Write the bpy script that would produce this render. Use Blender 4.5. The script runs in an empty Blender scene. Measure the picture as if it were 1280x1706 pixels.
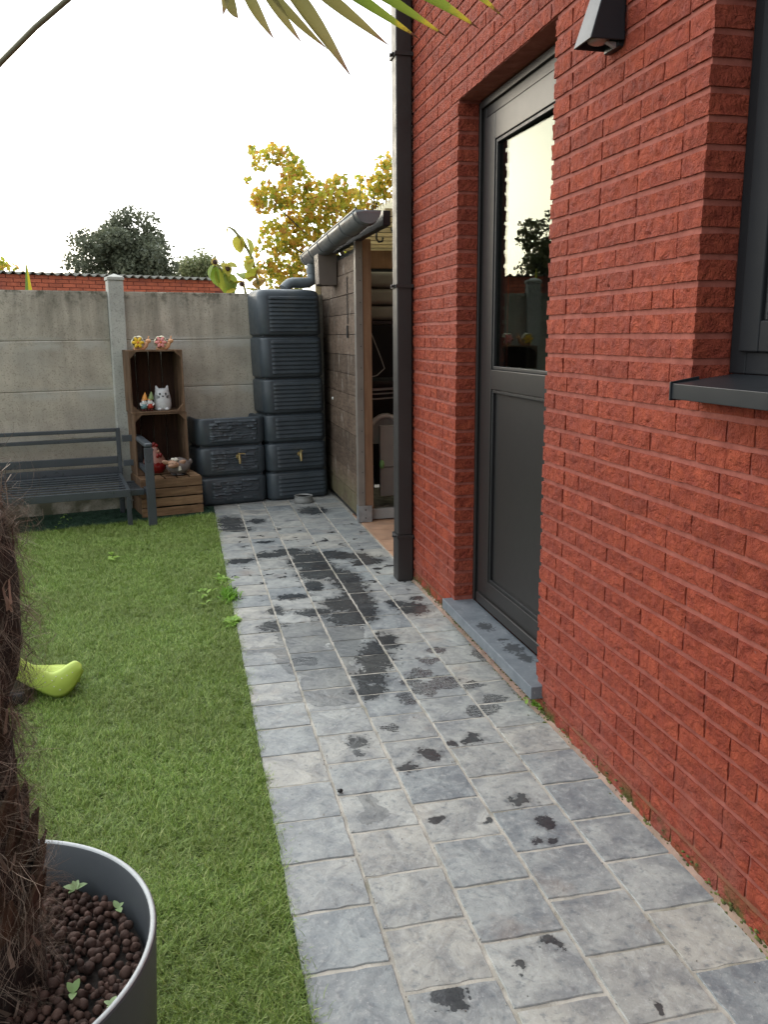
import bpy, bmesh, math, random
import numpy as np
from mathutils import Vector, Matrix, noise as mnoise
R=math.radians
random.seed(7); rng=np.random.default_rng(7)
S=bpy.context.scene; COL=S.collection

# ------------------------------------------------------------ camera, world, sun, exposure
yaw,pit,rol=-0.227576847,0.204871248,-0.00820216375
fw=Vector((-math.sin(yaw)*math.cos(pit),math.cos(yaw)*math.cos(pit),-math.sin(pit)))
r0=Vector((math.cos(yaw),math.sin(yaw),0)); u0=r0.cross(fw)
rr=r0*math.cos(rol)+u0*math.sin(rol); uu=-r0*math.sin(rol)+u0*math.cos(rol)
cam=bpy.data.cameras.new('camera'); camo=bpy.data.objects.new('camera',cam); COL.objects.link(camo)
CAMP=Vector((0,0,1.35))
camo.matrix_world=Matrix(((rr.x,uu.x,-fw.x,CAMP.x),(rr.y,uu.y,-fw.y,CAMP.y),(rr.z,uu.z,-fw.z,CAMP.z),(0,0,0,1)))
cam.sensor_fit='VERTICAL'; cam.sensor_height=36; cam.sensor_width=27; cam.lens=1419.126/1706*36
cam.clip_start=0.05; cam.clip_end=600
S.camera=camo
SUN_AZ=-24.0; SUN_EL=14.0           # azimuth left of +Y, low behind cloud
w=bpy.data.worlds.new('World'); S.world=w; w.use_nodes=True
nt=w.node_tree; nt.nodes.clear()
def wn(t,**k):
    n=nt.nodes.new(t)
    for a,b in k.items(): setattr(n,a,b)
    return n
wo=wn('ShaderNodeOutputWorld'); add=wn('ShaderNodeAddShader'); b1=wn('ShaderNodeBackground'); b2=wn('ShaderNodeBackground')
sky=wn('ShaderNodeTexSky',sky_type='NISHITA',sun_disc=False,sun_elevation=R(SUN_EL),sun_rotation=R(SUN_AZ),altitude=20,air_density=1.0,dust_density=1.0,ozone_density=1.0)
nt.links.new(sky.outputs[0],b1.inputs[0]); b1.inputs[1].default_value=0.05
# overcast cloud deck: bright all over, warmer and brighter round the hidden sun
tc=wn('ShaderNodeTexCoord'); sx=wn('ShaderNodeSeparateXYZ'); nt.links.new(tc.outputs['Generated'],sx.inputs[0])
dv=wn('ShaderNodeVectorMath',operation='DOT_PRODUCT'); nt.links.new(tc.outputs['Generated'],dv.inputs[0])
sd=Vector((math.sin(R(SUN_AZ))*math.cos(R(8)),math.cos(R(SUN_AZ))*math.cos(R(8)),math.sin(R(8)))); dv.inputs[1].default_value=sd
mp=wn('ShaderNodeMapping'); mp.inputs['Scale'].default_value=(1.4,1.4,5.0); nt.links.new(tc.outputs['Generated'],mp.inputs[0])
nz=wn('ShaderNodeTexNoise'); nz.inputs['Scale'].default_value=1.6; nz.inputs['Detail'].default_value=5; nt.links.new(mp.outputs[0],nz.inputs['Vector'])
cl=wn('ShaderNodeMapRange'); cl.inputs['From Min'].default_value=.3; cl.inputs['From Max'].default_value=.7; cl.inputs['To Min'].default_value=.82; cl.inputs['To Max'].default_value=1.18; nt.links.new(nz.outputs[0],cl.inputs[0])
gl=wn('ShaderNodeMapRange',interpolation_type='SMOOTHSTEP'); gl.inputs['From Min'].default_value=.90; gl.inputs['From Max'].default_value=1.0; nt.links.new(dv.outputs['Value'],gl.inputs[0])
g2=wn('ShaderNodeMapRange',interpolation_type='SMOOTHSTEP'); g2.inputs['From Min'].default_value=.991; g2.inputs['From Max'].default_value=1.0; nt.links.new(dv.outputs['Value'],g2.inputs[0])
def wmath(op,a,b):
    n=wn('ShaderNodeMath',operation=op)
    for i,v in enumerate((a,b)):
        if isinstance(v,(int,float)): n.inputs[i].default_value=v
        else: nt.links.new(v,n.inputs[i])
    return n.outputs[0]
br=wn('ShaderNodeMapRange'); br.inputs['From Min'].default_value=-1; br.inputs['From Max'].default_value=1; br.inputs['To Min'].default_value=.28; br.inputs['To Max'].default_value=2.1; nt.links.new(dv.outputs['Value'],br.inputs[0])
stren=wmath('ADD',wmath('MULTIPLY',cl.outputs[0],br.outputs[0]),wmath('ADD',wmath('MULTIPLY',gl.outputs[0],.25),wmath('MULTIPLY',g2.outputs[0],2.5)))
mc=wn('ShaderNodeMix',data_type='RGBA'); mc.inputs[6].default_value=(.94,.98,1.0,1); mc.inputs[7].default_value=(1.0,.94,.80,1); nt.links.new(gl.outputs[0],mc.inputs[0])
nt.links.new(mc.outputs[2],b2.inputs[0]); nt.links.new(stren,b2.inputs[1])
nt.links.new(b1.outputs[0],add.inputs[0]); nt.links.new(b2.outputs[0],add.inputs[1]); nt.links.new(add.outputs[0],wo.inputs[0])
sl=bpy.data.lights.new('sun','SUN'); sl.energy=0.6; sl.angle=R(60); sl.color=(1,.93,.8)
so=bpy.data.objects.new('sun',sl); COL.objects.link(so)
so.rotation_euler=Vector((math.sin(R(SUN_AZ))*math.cos(R(SUN_EL)),math.cos(R(SUN_AZ))*math.cos(R(SUN_EL)),math.sin(R(SUN_EL)))).to_track_quat('Z','Y').to_euler()
S.view_settings.view_transform='Standard'; S.view_settings.look='None'; S.view_settings.gamma=1; S.view_settings.exposure=0.62
S.render.engine='CYCLES'

# ------------------------------------------------------------ helpers
WM={}
def _reg(o,M): WM[o.name]=M; return o
def setp(o,label=None,cat=None,group=None,kind=None):
    if label: o['label']=label
    if cat: o['category']=cat
    if group: o['group']=group
    if kind: o['kind']=kind
    return o
def thing(name,label,cat,loc=(0,0,0),rz=0,group=None):
    o=bpy.data.objects.new(name,None); COL.objects.link(o); o.empty_display_size=.05
    o.location=loc; o.rotation_euler=(0,0,R(rz)); _reg(o,Matrix.Translation(loc)@Matrix.Rotation(R(rz),4,'Z'))
    return setp(o,label,cat,group)
def link(name,me,parent=None,M=None):
    """M: matrix relative to the parent"""
    o=bpy.data.objects.new(name,me); COL.objects.link(o)
    M=M or Matrix(); P=WM[parent.name] if parent else Matrix()
    if parent: o.parent=parent
    o.matrix_local=M if parent else M
    if not parent: o.matrix_world=M
    return _reg(o,P@M)
class MB:
    def __init__(s): s.v=[];s.f=[];s.at=[]
    def add(s,v,f,a=0.0):
        n=len(s.v); s.v+= [tuple(p) for p in v]; s.f+=[tuple(i+n for i in q) for q in f]; s.at+=[a]*len(v); return s
    def box(s,x0,x1,y0,y1,z0,z1,M=None,a=0.0):
        v=[(x,y,z) for x in(x0,x1) for y in(y0,y1) for z in(z0,z1)]
        if M is not None: v=[tuple(M@Vector(p)) for p in v]
        return s.add(v,[(0,1,3,2),(4,6,7,5),(0,4,5,1),(2,3,7,6),(0,2,6,4),(1,5,7,3)],a)
    def bar(s,a,b,w,h,up=(0,0,1)):
        a=Vector(a);b=Vector(b);d=(b-a);L=d.length;d.normalize();up=Vector(up)
        if abs(d.dot(up))>.98: up=Vector((0,1,0))
        x=d.cross(up).normalized();z=x.cross(d)
        M=Matrix(((x.x,d.x,z.x,a.x),(x.y,d.y,z.y,a.y),(x.z,d.z,z.z,a.z),(0,0,0,1)))
        return s.box(-w/2,w/2,0,L,-h/2,h/2,M)
    def tube(s,path,rad,n=8,cap=True,closed=False):
        P=[Vector(p) for p in path];m=len(P);rad=rad if isinstance(rad,(list,tuple)) else [rad]*m
        t0=(P[1]-P[0]).normalized();up=Vector((0,0,1)) if abs(t0.z)<.9 else Vector((0,1,0))
        x=t0.cross(up).normalized();v=[]
        for i in range(m):
            t=(P[min(i+1,m-1)]-P[max(i-1,0)]).normalized()
            if t.length==0:t=t0
            x=(x-t*x.dot(t)).normalized();y=t.cross(x)
            for k in range(n):
                a=2*math.pi*k/n;v.append(P[i]+(x*math.cos(a)+y*math.sin(a))*rad[i])
        f=[(i*n+k,i*n+(k+1)%n,(i+1)*n+(k+1)%n,(i+1)*n+k) for i in range(m-1) for k in range(n)]
        if cap: f+=[tuple(range(n-1,-1,-1)),tuple((m-1)*n+k for k in range(n))]
        return s.add(v,f)
    def lathe(s,prof,n=24,M=None,cap=True):
        v=[];m=len(prof)
        for r,z in prof:
            for k in range(n):
                a=2*math.pi*k/n;v.append((r*math.cos(a),r*math.sin(a),z))
        f=[(i*n+k,i*n+(k+1)%n,(i+1)*n+(k+1)%n,(i+1)*n+k) for i in range(m-1) for k in range(n)]
        if cap:
            if prof[0][0]>1e-5:f.append(tuple(range(n-1,-1,-1)))
            if prof[-1][0]>1e-5:f.append(tuple((m-1)*n+k for k in range(n)))
        if M is not None:v=[tuple(M@Vector(p)) for p in v]
        return s.add(v,f)
    def ell(s,c,r,M=None,n=16,m=10):
        T=Matrix.Translation(c)@(M or Matrix())@Matrix.Diagonal((*r,1))
        v=[];
        for i in range(m+1):
            th=math.pi*i/m
            for k in range(n):
                a=2*math.pi*k/n;v.append(tuple(T@Vector((math.sin(th)*math.cos(a),math.sin(th)*math.sin(a),math.cos(th)))))
        f=[(i*n+k,(i+1)*n+k,(i+1)*n+(k+1)%n,i*n+(k+1)%n) for i in range(m) for k in range(n)]
        return s.add(v,f)
    def prism(s,poly,y0,y1,M=None):
        n=len(poly);v=[(x,y0,z) for x,z in poly]+[(x,y1,z) for x,z in poly]
        if M is not None:v=[tuple(M@Vector(p)) for p in v]
        return s.add(v,[tuple(range(n)),tuple(range(2*n-1,n-1,-1))]+[(i,n+i,n+(i+1)%n,(i+1)%n) for i in range(n)])
    def grid(s,fn,nu,nv,a=0.0):
        v=[fn(i/nu,j/nv) for i in range(nu+1) for j in range(nv+1)]
        f=[(i*(nv+1)+j,(i+1)*(nv+1)+j,(i+1)*(nv+1)+j+1,i*(nv+1)+j+1) for i in range(nu) for j in range(nv)]
        return s.add(v,f,a)
    def mesh(s,name,mat,smooth=False,attr=False,fix=True):
        me=bpy.data.meshes.new(name); me.from_pydata(s.v,[],s.f)
        if fix:
            bm=bmesh.new();bm.from_mesh(me);bmesh.ops.remove_doubles(bm,verts=bm.verts,dist=1e-6) if smooth else None
            bmesh.ops.recalc_face_normals(bm,faces=bm.faces);bm.to_mesh(me);bm.free()
        if attr and len(me.vertices)==len(s.at):
            A=me.attributes.new('tone','FLOAT','POINT');A.data.foreach_set('value',s.at)
        me.materials.append(mat)
        if smooth: me.shade_smooth()
        me.update(); return me
    def build(s,name,mat,parent=None,world=False,smooth=False,bevel=0,attr=False,fix=True,seg=2):
        if world and parent:
            I=WM[parent.name].inverted(); s.v=[tuple(I@Vector(p)) for p in s.v]
        o=link(name,s.mesh(name,mat,smooth,attr,fix),parent)
        if bevel:
            b=o.modifiers.new('bevel','BEVEL');b.width=bevel;b.segments=seg;b.limit_method='ANGLE';b.angle_limit=R(35)
            o.data.shade_smooth(); 
            wnm=o.modifiers.new('wn','WEIGHTED_NORMAL')
        return o

# ------------------------------------------------------------ materials
class NT:
    def __init__(s,name):
        s.m=bpy.data.materials.new(name);s.m.use_nodes=True;s.t=s.m.node_tree
        s.b=s.t.nodes['Principled BSDF'];s._p=None;s._o=None
    def n(s,t,**k):
        x=s.t.nodes.new(t)
        for a,b in k.items():setattr(x,a,b)
        return x
    def l(s,a,b):s.t.links.new(a,b)
    def set(s,sock,v):
        if isinstance(v,(int,float)):sock.default_value=v
        elif isinstance(v,tuple):sock.default_value=(*v,1) if len(v)==3 and sock.type=='RGBA' else v
        else:s.l(v,sock)
    def pos(s):
        if not s._p:s._p=s.n('ShaderNodeNewGeometry')
        return s._p.outputs['Position']
    def isl(s):
        s.pos();return s._p.outputs['Random Per Island']
    def ornd(s):
        if not s._o:s._o=s.n('ShaderNodeObjectInfo')
        return s._o.outputs['Random']
    def math(s,op,a,b=0.0,c=None,clamp=False):
        x=s.n('ShaderNodeMath',operation=op);x.use_clamp=clamp
        s.set(x.inputs[0],a);s.set(x.inputs[1],b)
        if c is not None:s.set(x.inputs[2],c)
        return x.outputs[0]
    def map(s,v,a,b,c=0.0,d=1.0,sm=False):
        x=s.n('ShaderNodeMapRange');x.interpolation_type='SMOOTHSTEP' if sm else 'LINEAR'
        s.set(x.inputs[0],v)
        for i,q in zip((1,2,3,4),(a,b,c,d)):s.set(x.inputs[i],q)
        return x.outputs[0]
    def noise(s,scale,detail=4,vec=None,rough=.5,dist=0,scl=None,typ='FBM'):
        x=s.n('ShaderNodeTexNoise');x.noise_type=typ
        x.inputs['Scale'].default_value=scale;x.inputs['Detail'].default_value=detail;x.inputs['Roughness'].default_value=rough;x.inputs['Distortion'].default_value=dist
        v=vec or s.pos()
        if scl:v=s.vscale(v,scl)
        s.l(v,x.inputs['Vector']);return x.outputs[0]
    def vscale(s,v,scl):
        x=s.n('ShaderNodeVectorMath',operation='MULTIPLY');s.l(v,x.inputs[0]);x.inputs[1].default_value=scl;return x.outputs[0]
    def mix(s,f,a,b,mode='MIX'):
        x=s.n('ShaderNodeMix',data_type='RGBA');x.blend_type=mode;s.set(x.inputs[0],f);s.set(x.inputs[6],a);s.set(x.inputs[7],b);return x.outputs[2]
    def bump(s,h,dist,st=1.0,nrm=None):
        x=s.n('ShaderNodeBump');x.inputs['Distance'].default_value=dist;s.set(x.inputs['Strength'],st);s.l(h,x.inputs['Height'])
        if nrm is not None:s.l(nrm,x.inputs['Normal'])
        return x.outputs[0]
    def out(s,color=None,rough=None,nrm=None,metal=None,spec=None,**k):
        if color is not None:s.set(s.b.inputs['Base Color'],color)
        if rough is not None:s.set(s.b.inputs['Roughness'],rough)
        if nrm is not None:s.l(nrm,s.b.inputs['Normal'])
        if metal is not None:s.set(s.b.inputs['Metallic'],metal)
        if spec is not None:s.set(s.b.inputs['Specular IOR Level'],spec)
        return s.m
def cm(c,k):return tuple(min(1,x*k) for x in c)
def simple(name,c,rough=.5,var=.15,scale=8,bs=120,bd=.0006,metal=0,spec=.5,rnd=.12,coat=0,dirt=None,rv=.08):
    N=NT(name);n=N.noise(scale,5)
    col=N.mix(N.map(n,.3,.7),cm(c,1-var),cm(c,1+var))
    r=N.math('ADD',N.isl(),N.ornd());r=N.math('FRACT',r)
    col=N.mix(1.0,col,N.mix(r,(1-rnd,)*3,(1+rnd,)*3),'MULTIPLY')
    if dirt:col=N.mix(N.map(N.noise(3,7,rough=.65),.52,.72),col,dirt)
    rg=N.map(N.noise(scale*4,4),.3,.7,max(0.02,rough-rv),min(1,rough+rv))
    m=N.out(col,rg,N.bump(N.noise(bs,4),bd),metal,spec)
    if coat:N.b.inputs['Coat Weight'].default_value=coat
    return m

# painted rough brick
def brickmat():
    N=NT('red_painted_brick')
    rnd=N.math('FRACT',N.math('ADD',N.ornd(),N.isl()))
    big=N.noise(1.3,4); med=N.noise(22,5,rough=.6)
    c=N.mix(N.map(med,.32,.68),(.215,.034,.019),(.345,.070,.034))
    c=N.mix(1.0,c,N.mix(rnd,(.80,.78,.78),(1.13,1.15,1.12)),'MULTIPLY')
    c=N.mix(N.map(big,.35,.7,0,.35),c,(.30,.070,.05))
    chip=N.map(N.noise(70,6,rough=.7),.64,.70)
    c=N.mix(N.math('MULTIPLY',chip,.55),c,(.42,.14,.075))
    # old pale bloom and grime low on the wall
    sp=N.n('ShaderNodeSeparateXYZ');N.l(N.pos(),sp.inputs[0])
    low=N.math('MULTIPLY',N.map(sp.outputs[2],.02,.42,1,0,True),N.map(N.noise(6,5,rough=.6),.42,.62))
    c=N.mix(N.math('MULTIPLY',low,.5),c,(.27,.10,.075))
    moss=N.math('MULTIPLY',N.map(sp.outputs[2],.0,.09,1,0,True),N.map(N.noise(14,5,rough=.6),.45,.6))
    c=N.mix(moss,c,(.07,.085,.02))
    # torn hand-struck face: diagonal gouges + ridges + grain
    ro=N.n('ShaderNodeMapping');ro.inputs['Rotation'].default_value=(R(28),0,0);ro.inputs['Scale'].default_value=(18,14,42);N.l(N.pos(),ro.inputs[0])
    ro.inputs['Location'].default_value=(0,0,0)
    rid=N.noise(1.0,5,ro.outputs[0],.55,.8,typ='RIDGED_MULTIFRACTAL')
    n2=N.noise(34,6,rough=.62,dist=.4)
    n3=N.noise(160,4,rough=.6)
    b=N.bump(N.map(rid,.1,1.6),.008,1.0);b=N.bump(N.map(n2,.3,.72),.013,1.0,b);b=N.bump(n3,.0016,.9,b)
    return N.out(c,N.map(med,.3,.7,.7,.9),b,spec=.18)
M_brick=brickmat()
def mortarmat():
    N=NT('red_painted_mortar');n=N.noise(18,6,rough=.65)
    c=N.mix(N.map(n,.35,.65),(.215,.058,.042),(.315,.098,.072))
    sp=N.n('ShaderNodeSeparateXYZ');N.l(N.pos(),sp.inputs[0])
    moss=N.math('MULTIPLY',N.map(sp.outputs[2],.0,.10,1,0,True),N.map(N.noise(9,5,rough=.6),.38,.55))
    c=N.mix(moss,c,(.08,.09,.025))
    return N.out(c,.85,N.bump(N.noise(120,5),.0015),spec=.25)
M_mortar=mortarmat()

def slabmat(wetlist,filmlist,treadlist):
    N=NT('bluestone_slab')
    r=N.ornd(); 
    va=N.n('ShaderNodeVectorMath',operation='ADD');N.l(N.pos(),va.inputs[0])
    cx=N.n('ShaderNodeCombineXYZ');N.l(N.math('MULTIPLY',r,37.0),cx.inputs[2]);N.l(cx.outputs[0],va.inputs[1])
    pv=va.outputs[0]
    n1=N.noise(9,6,pv,.6,.6); n2=N.noise(46,6,pv,.65); veins=N.noise(5,5,pv,.55,1.4,typ='RIDGED_MULTIFRACTAL')
    base=N.mix(r,(.200,.218,.226),(.305,.310,.295))
    base=N.mix(N.math('MULTIPLY',N.map(N.math('FRACT',N.math('MULTIPLY',r,7.31)),.62,1.0),.7),base,(.33,.315,.28))
    c=N.mix(N.map(n1,.34,.68),N.mix(1.0,base,(.68,.69,.72),'MULTIPLY'),N.mix(1.0,base,(1.36,1.34,1.28),'MULTIPLY'))
    c=N.mix(N.math('MULTIPLY',N.map(n2,.53,.70),.5),c,(.44,.44,.42))
    c=N.mix(N.math('MULTIPLY',N.map(n2,.46,.32),.6),c,(.10,.12,.135))
    c=N.mix(N.math('MULTIPLY',N.map(veins,.95,1.35),.60),c,(.56,.55,.51))
    rust=N.math('MULTIPLY',N.map(N.noise(3.2,5,pv,.6),.58,.72),.35)
    c=N.mix(rust,c,(.34,.25,.18))
    spk=N.n('ShaderNodeTexVoronoi');spk.inputs['Scale'].default_value=85;N.l(pv,spk.inputs['Vector'])
    c=N.mix(N.map(spk.outputs['Distance'],.10,.05,0,.75),c,(.55,.55,.52))
    # wetness, laid out on the ground plane
    nd=N.n('ShaderNodeTexNoise');nd.inputs['Scale'].default_value=16;nd.inputs['Detail'].default_value=5;nd.inputs['Roughness'].default_value=.6;N.l(N.pos(),nd.inputs['Vector'])
    sb=N.n('ShaderNodeVectorMath',operation='MULTIPLY_ADD');N.l(nd.outputs['Color'],sb.inputs[0]);sb.inputs[1].default_value=(.11,.14,0);N.l(N.pos(),sb.inputs[2])
    off=N.n('ShaderNodeVectorMath',operation='SUBTRACT');N.l(sb.outputs[0],off.inputs[0]);off.inputs[1].default_value=(.055,.07,0)
    flat=N.vscale(off.outputs[0],(1,1,0))
    fine=N.vscale(N.pos(),(1,1,0))
    def blobs(lst,src):
        acc=None
        for x,y,a,b in lst:
            k=N.n('ShaderNodeVectorMath',operation='MULTIPLY_ADD');N.l(src,k.inputs[0]);k.inputs[1].default_value=(1/a,1/b,0);k.inputs[2].default_value=(-x/a,-y/b,0)
            q=N.n('ShaderNodeVectorMath',operation='LENGTH');N.l(k.outputs[0],q.inputs[0])
            acc=q.outputs['Value'] if acc is None else N.math('SMOOTH_MIN',acc,q.outputs['Value'],.35)
        return acc
    ragged=N.math('ADD',N.math('MULTIPLY',N.math('SUBTRACT',N.noise(60,4,rough=.6),.5),1.1),N.math('MULTIPLY',N.math('SUBTRACT',N.noise(22,5,rough=.65),.5),1.7))
    wd_=blobs(wetlist,flat);D=N.math('MAXIMUM',N.map(N.math('ADD',wd_,ragged),1.10,.90),N.math('MULTIPLY',N.map(N.math('ADD',wd_,N.math('MULTIPLY',ragged,.5)),1.45,1.15),.35));D=N.math('MAXIMUM',D,N.math('MULTIPLY',N.map(N.noise(48,3,fine,.4),.66,.68),N.map(wd_,2.0,1.4)))
    fb_=blobs(filmlist,flat);F=N.math('MULTIPLY_ADD',N.map(N.math('ABSOLUTE',N.math('SUBTRACT',fb_,1.02)),.04,.012),.55,N.map(fb_,1.06,1.0))
    Tm=N.map(N.math('ADD',blobs(treadlist,flat),N.math('MULTIPLY',ragged,.6)),1.35,1.15)
    mpn=N.n('ShaderNodeMapping');mpn.inputs['Rotation'].default_value=(0,0,R(25));N.l(fine,mpn.inputs[0])
    wv=N.n('ShaderNodeTexWave');wv.wave_type='BANDS';wv.bands_direction='Y';wv.inputs['Scale'].default_value=22;wv.inputs['Distortion'].default_value=7;wv.inputs['Detail'].default_value=1;wv.inputs['Detail Scale'].default_value=14;N.l(mpn.outputs[0],wv.inputs['Vector'])
    Tm=N.math('MULTIPLY',Tm,N.map(wv.outputs[1],.22,.34))
    # splashes further down the path
    sp=N.n('ShaderNodeSeparateXYZ');N.l(N.pos(),sp.inputs[0])
    reg=N.math('MULTIPLY',N.map(sp.outputs[1],3.7,4.6,0,1,True),N.map(sp.outputs[1],6.6,5.6,0,1,True))
    dn=N.noise(11,3,flat,.5)
    Sp=N.math('MULTIPLY',N.map(N.math('ADD',dn,N.math('MULTIPLY',reg,.06)),.675,.695),reg)
    dark=N.math('MAXIMUM',N.math('MAXIMUM',N.math('MULTIPLY',D,.95),Tm),Sp,clamp=True)
    wet=N.math('MAXIMUM',dark,N.math('MULTIPLY',F,.48),clamp=True)
    c=N.mix(wet,c,N.mix(1.0,c,(.15,.16,.175),'MULTIPLY'))
    # mossy, dirty far end by the barrels
    rg=N.map(wet,0,1,N.map(n2,.3,.7,.36,.56),.20)
    h=N.math('ADD',N.math('MULTIPLY',n1,.8),N.math('MULTIPLY',n2,.35))
    b=N.bump(h,.006,N.map(wet,0,1,1.0,.35));b=N.bump(N.noise(180,4),.0006,.6,b)
    return N.out(c,rg,b,spec=.45)

wetl=[(0.284,6.262,0.091,0.203),(0.3,6.016,0.117,0.074),(0.48,6.259,0.061,0.08),(0.933,6.533,0.107,0.145),(0.469,5.578,0.055,0.032),(0.28,5.119,0.084,0.054),(0.461,5.211,0.086,0.057),(0.592,5.271,0.087,0.074),(0.701,5.028,0.101,0.206),(0.841,5.132,0.103,0.084),(0.955,5.066,0.102,0.068),(1.044,4.937,0.075,0.079),(0.692,4.737,0.095,0.121),(0.834,4.521,0.076,0.229),(0.842,4.247,0.058,0.258),(0.823,4.008,0.054,0.136),(0.729,3.897,0.093,0.107),(0.715,4.13,0.07,0.104),(0.638,4.487,0.045,0.082),(0.506,4.309,0.087,0.039),(0.583,4.024,0.081,0.053),(0.394,4.096,0.042,0.054),(0.344,3.87,0.058,0.057),(0.83,3.549,0.049,0.109),(0.736,3.361,0.07,0.131),(0.668,3.157,0.065,0.087),(0.638,3.022,0.064,0.058),(0.995,4.058,0.035,0.055),(1.068,3.968,0.068,0.08),(1.125,4.122,0.028,0.024)]
d2=[(0.506,2.623,0.037,0.04),(0.495,2.552,0.015,0.02),(0.893,2.556,0.034,0.035),(0.824,2.543,0.019,0.023),(0.721,2.481,0.039,0.032),(0.629,2.416,0.037,0.031),(0.64,2.108,0.018,0.02),(0.904,2.138,0.035,0.029),(0.933,2.01,0.025,0.035),(0.908,1.926,0.019,0.02),(0.867,1.927,0.016,0.02),(0.469,1.457,0.039,0.036),(0.741,1.563,0.03,0.02),(0.874,1.331,0.01,0.024),(0.648,1.508,0.014,0.02),(0.77,2.072,0.015,0.02)]
film=[(0.441,3.594,0.085,0.165),(0.481,3.36,0.092,0.163),(0.495,3.086,0.106,0.125),(0.326,3.569,0.108,0.042),(0.288,3.004,0.092,0.025),(0.646,3.672,0.088,0.095),(0.468,3.797,0.103,0.08),(0.65,3.486,0.072,0.104),(0.464,2.258,0.021,0.034),(0.473,2.188,0.027,0.047),(0.436,2.154,0.015,0.025)]
tread=[(1.014,3.369,0.03,0.032),(0.949,3.274,0.034,0.037),(0.877,3.149,0.044,0.035),(0.816,3.076,0.032,0.041),(0.842,2.984,0.043,0.053),(0.941,3.044,0.048,0.055),(0.759,2.924,0.026,0.045),(1.041,2.976,0.045,0.026),(1.082,2.835,0.036,0.034),(1.005,2.76,0.06,0.035),(0.426,3.39,0.052,0.048),(0.649,2.696,0.023,0.032),(1.19,3.28,.035,.06),(1.24,3.08,.03,.05)]
wetl=[(x,y,a*1.16,b*1.16) if 3.7<y<5.3 else (x,y,a*1.05,b*1.05) for x,y,a,b in wetl]+[(.78,4.72,.06,.16),(.80,4.12,.07,.2),(.62,5.0,.07,.12),(.70,3.25,.05,.12),(.76,3.46,.045,.08)]
film=[(x,y,a*1.2,b*1.25) for x,y,a,b in film]+[(.52,3.2,.1,.25),(.42,3.45,.1,.2),(.66,3.9,.12,.2)]
M_slab=slabmat(wetl+d2,film,tread)
M_joint=simple('sandy_joint_mortar',(.38,.355,.305),.9,.3,14,150,.002,dirt=(.16,.15,.10))
M_ground=simple('garden_soil',(.09,.075,.055),.95,.4,3,40,.004)
M_dark=simple('anthracite_paint',(.015,.017,.020),.38,.06,6,300,.0001,spec=.28,rv=.02)
M_door=simple('anthracite_door_foil',(.018,.0165,.016),.42,.03,6,500,.00012,spec=.34,rv=.012,rnd=.03)
M_black=simple('black_rubber',(.006,.006,.007),.5,.1)
M_pipe=simple('dark_zinc_pipe',(.025,.022,.021),.5,.15,4,200,.0002,spec=.5)
M_zinc=simple('weathered_zinc',(.12,.13,.135),.42,.25,5,80,.0004,metal=.35)
M_galv=simple('galvanised_steel',(.33,.35,.36),.45,.2,20,100,.0002,metal=.6)
M_bench=simple('charcoal_powder_coat',(.052,.060,.068),.33,.12,5,300,.0001)
M_barrel=simple('slate_blue_plastic',(.042,.054,.064),.42,.15,5,90,.0005,dirt=(.06,.068,.07),rnd=.05)
M_brass=simple('old_brass',(.42,.33,.16),.38,.2,30,100,.0003,metal=.8)
M_pvc=simple('grey_plastic_pipe',(.13,.15,.16),.42,.12,5)
def concretemat(name,base,streak):
    N=NT(name);n=N.noise(5,6,rough=.6);g=N.noise(90,5,rough=.6)
    c=N.mix(N.map(n,.3,.7),cm(base,.80),cm(base,1.15))
    c=N.mix(N.math('MULTIPLY',N.map(g,.54,.64),.6),c,cm(base,.42))
    if streak:
        st=N.noise(1,5,scl=(9,9,1.1),rough=.6)
        sp=N.n('ShaderNodeSeparateXYZ');N.l(N.pos(),sp.inputs[0])
        top=N.map(sp.outputs[2],1.15,1.72,.0,1)
        c=N.mix(N.math('MULTIPLY',N.map(st,.40,.66),N.math('MULTIPLY_ADD',top,.55,.22)),c,(.14,.13,.10))
        c=N.mix(N.math('MULTIPLY',N.map(N.noise(2.3,6,rough=.65),.5,.7),.45),c,(.33,.32,.28))
        for zz in(.575,.95,1.327):
            ab=N.math('ABSOLUTE',N.math('SUBTRACT',sp.outputs[2],zz-.02));c=N.mix(N.math('MULTIPLY',N.map(ab,.075,.01,0,.75,True),N.map(N.noise(4,5,rough=.6),.40,.60)),c,(.46,.45,.40))
        ft=N.math('MULTIPLY',N.map(N.noise(14,6,rough=.6),.5,.62),N.map(sp.outputs[2],1.55,1.70,0,.8))
        c=N.mix(ft,c,(.05,.055,.035))
        mo=N.math('MULTIPLY',N.map(sp.outputs[2],.0,.35,1,0,True),N.map(N.noise(8,5),.4,.6));c=N.mix(mo,c,(.11,.11,.07))
    return N.out(c,.9,N.bump(N.math('ADD',n,N.math('MULTIPLY',g,.4)),.004),spec=.25)
M_conc=concretemat('weathered_concrete_panel',(.46,.415,.335),True)
M_post=concretemat('speckled_concrete_post',(.43,.43,.385),False)
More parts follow.
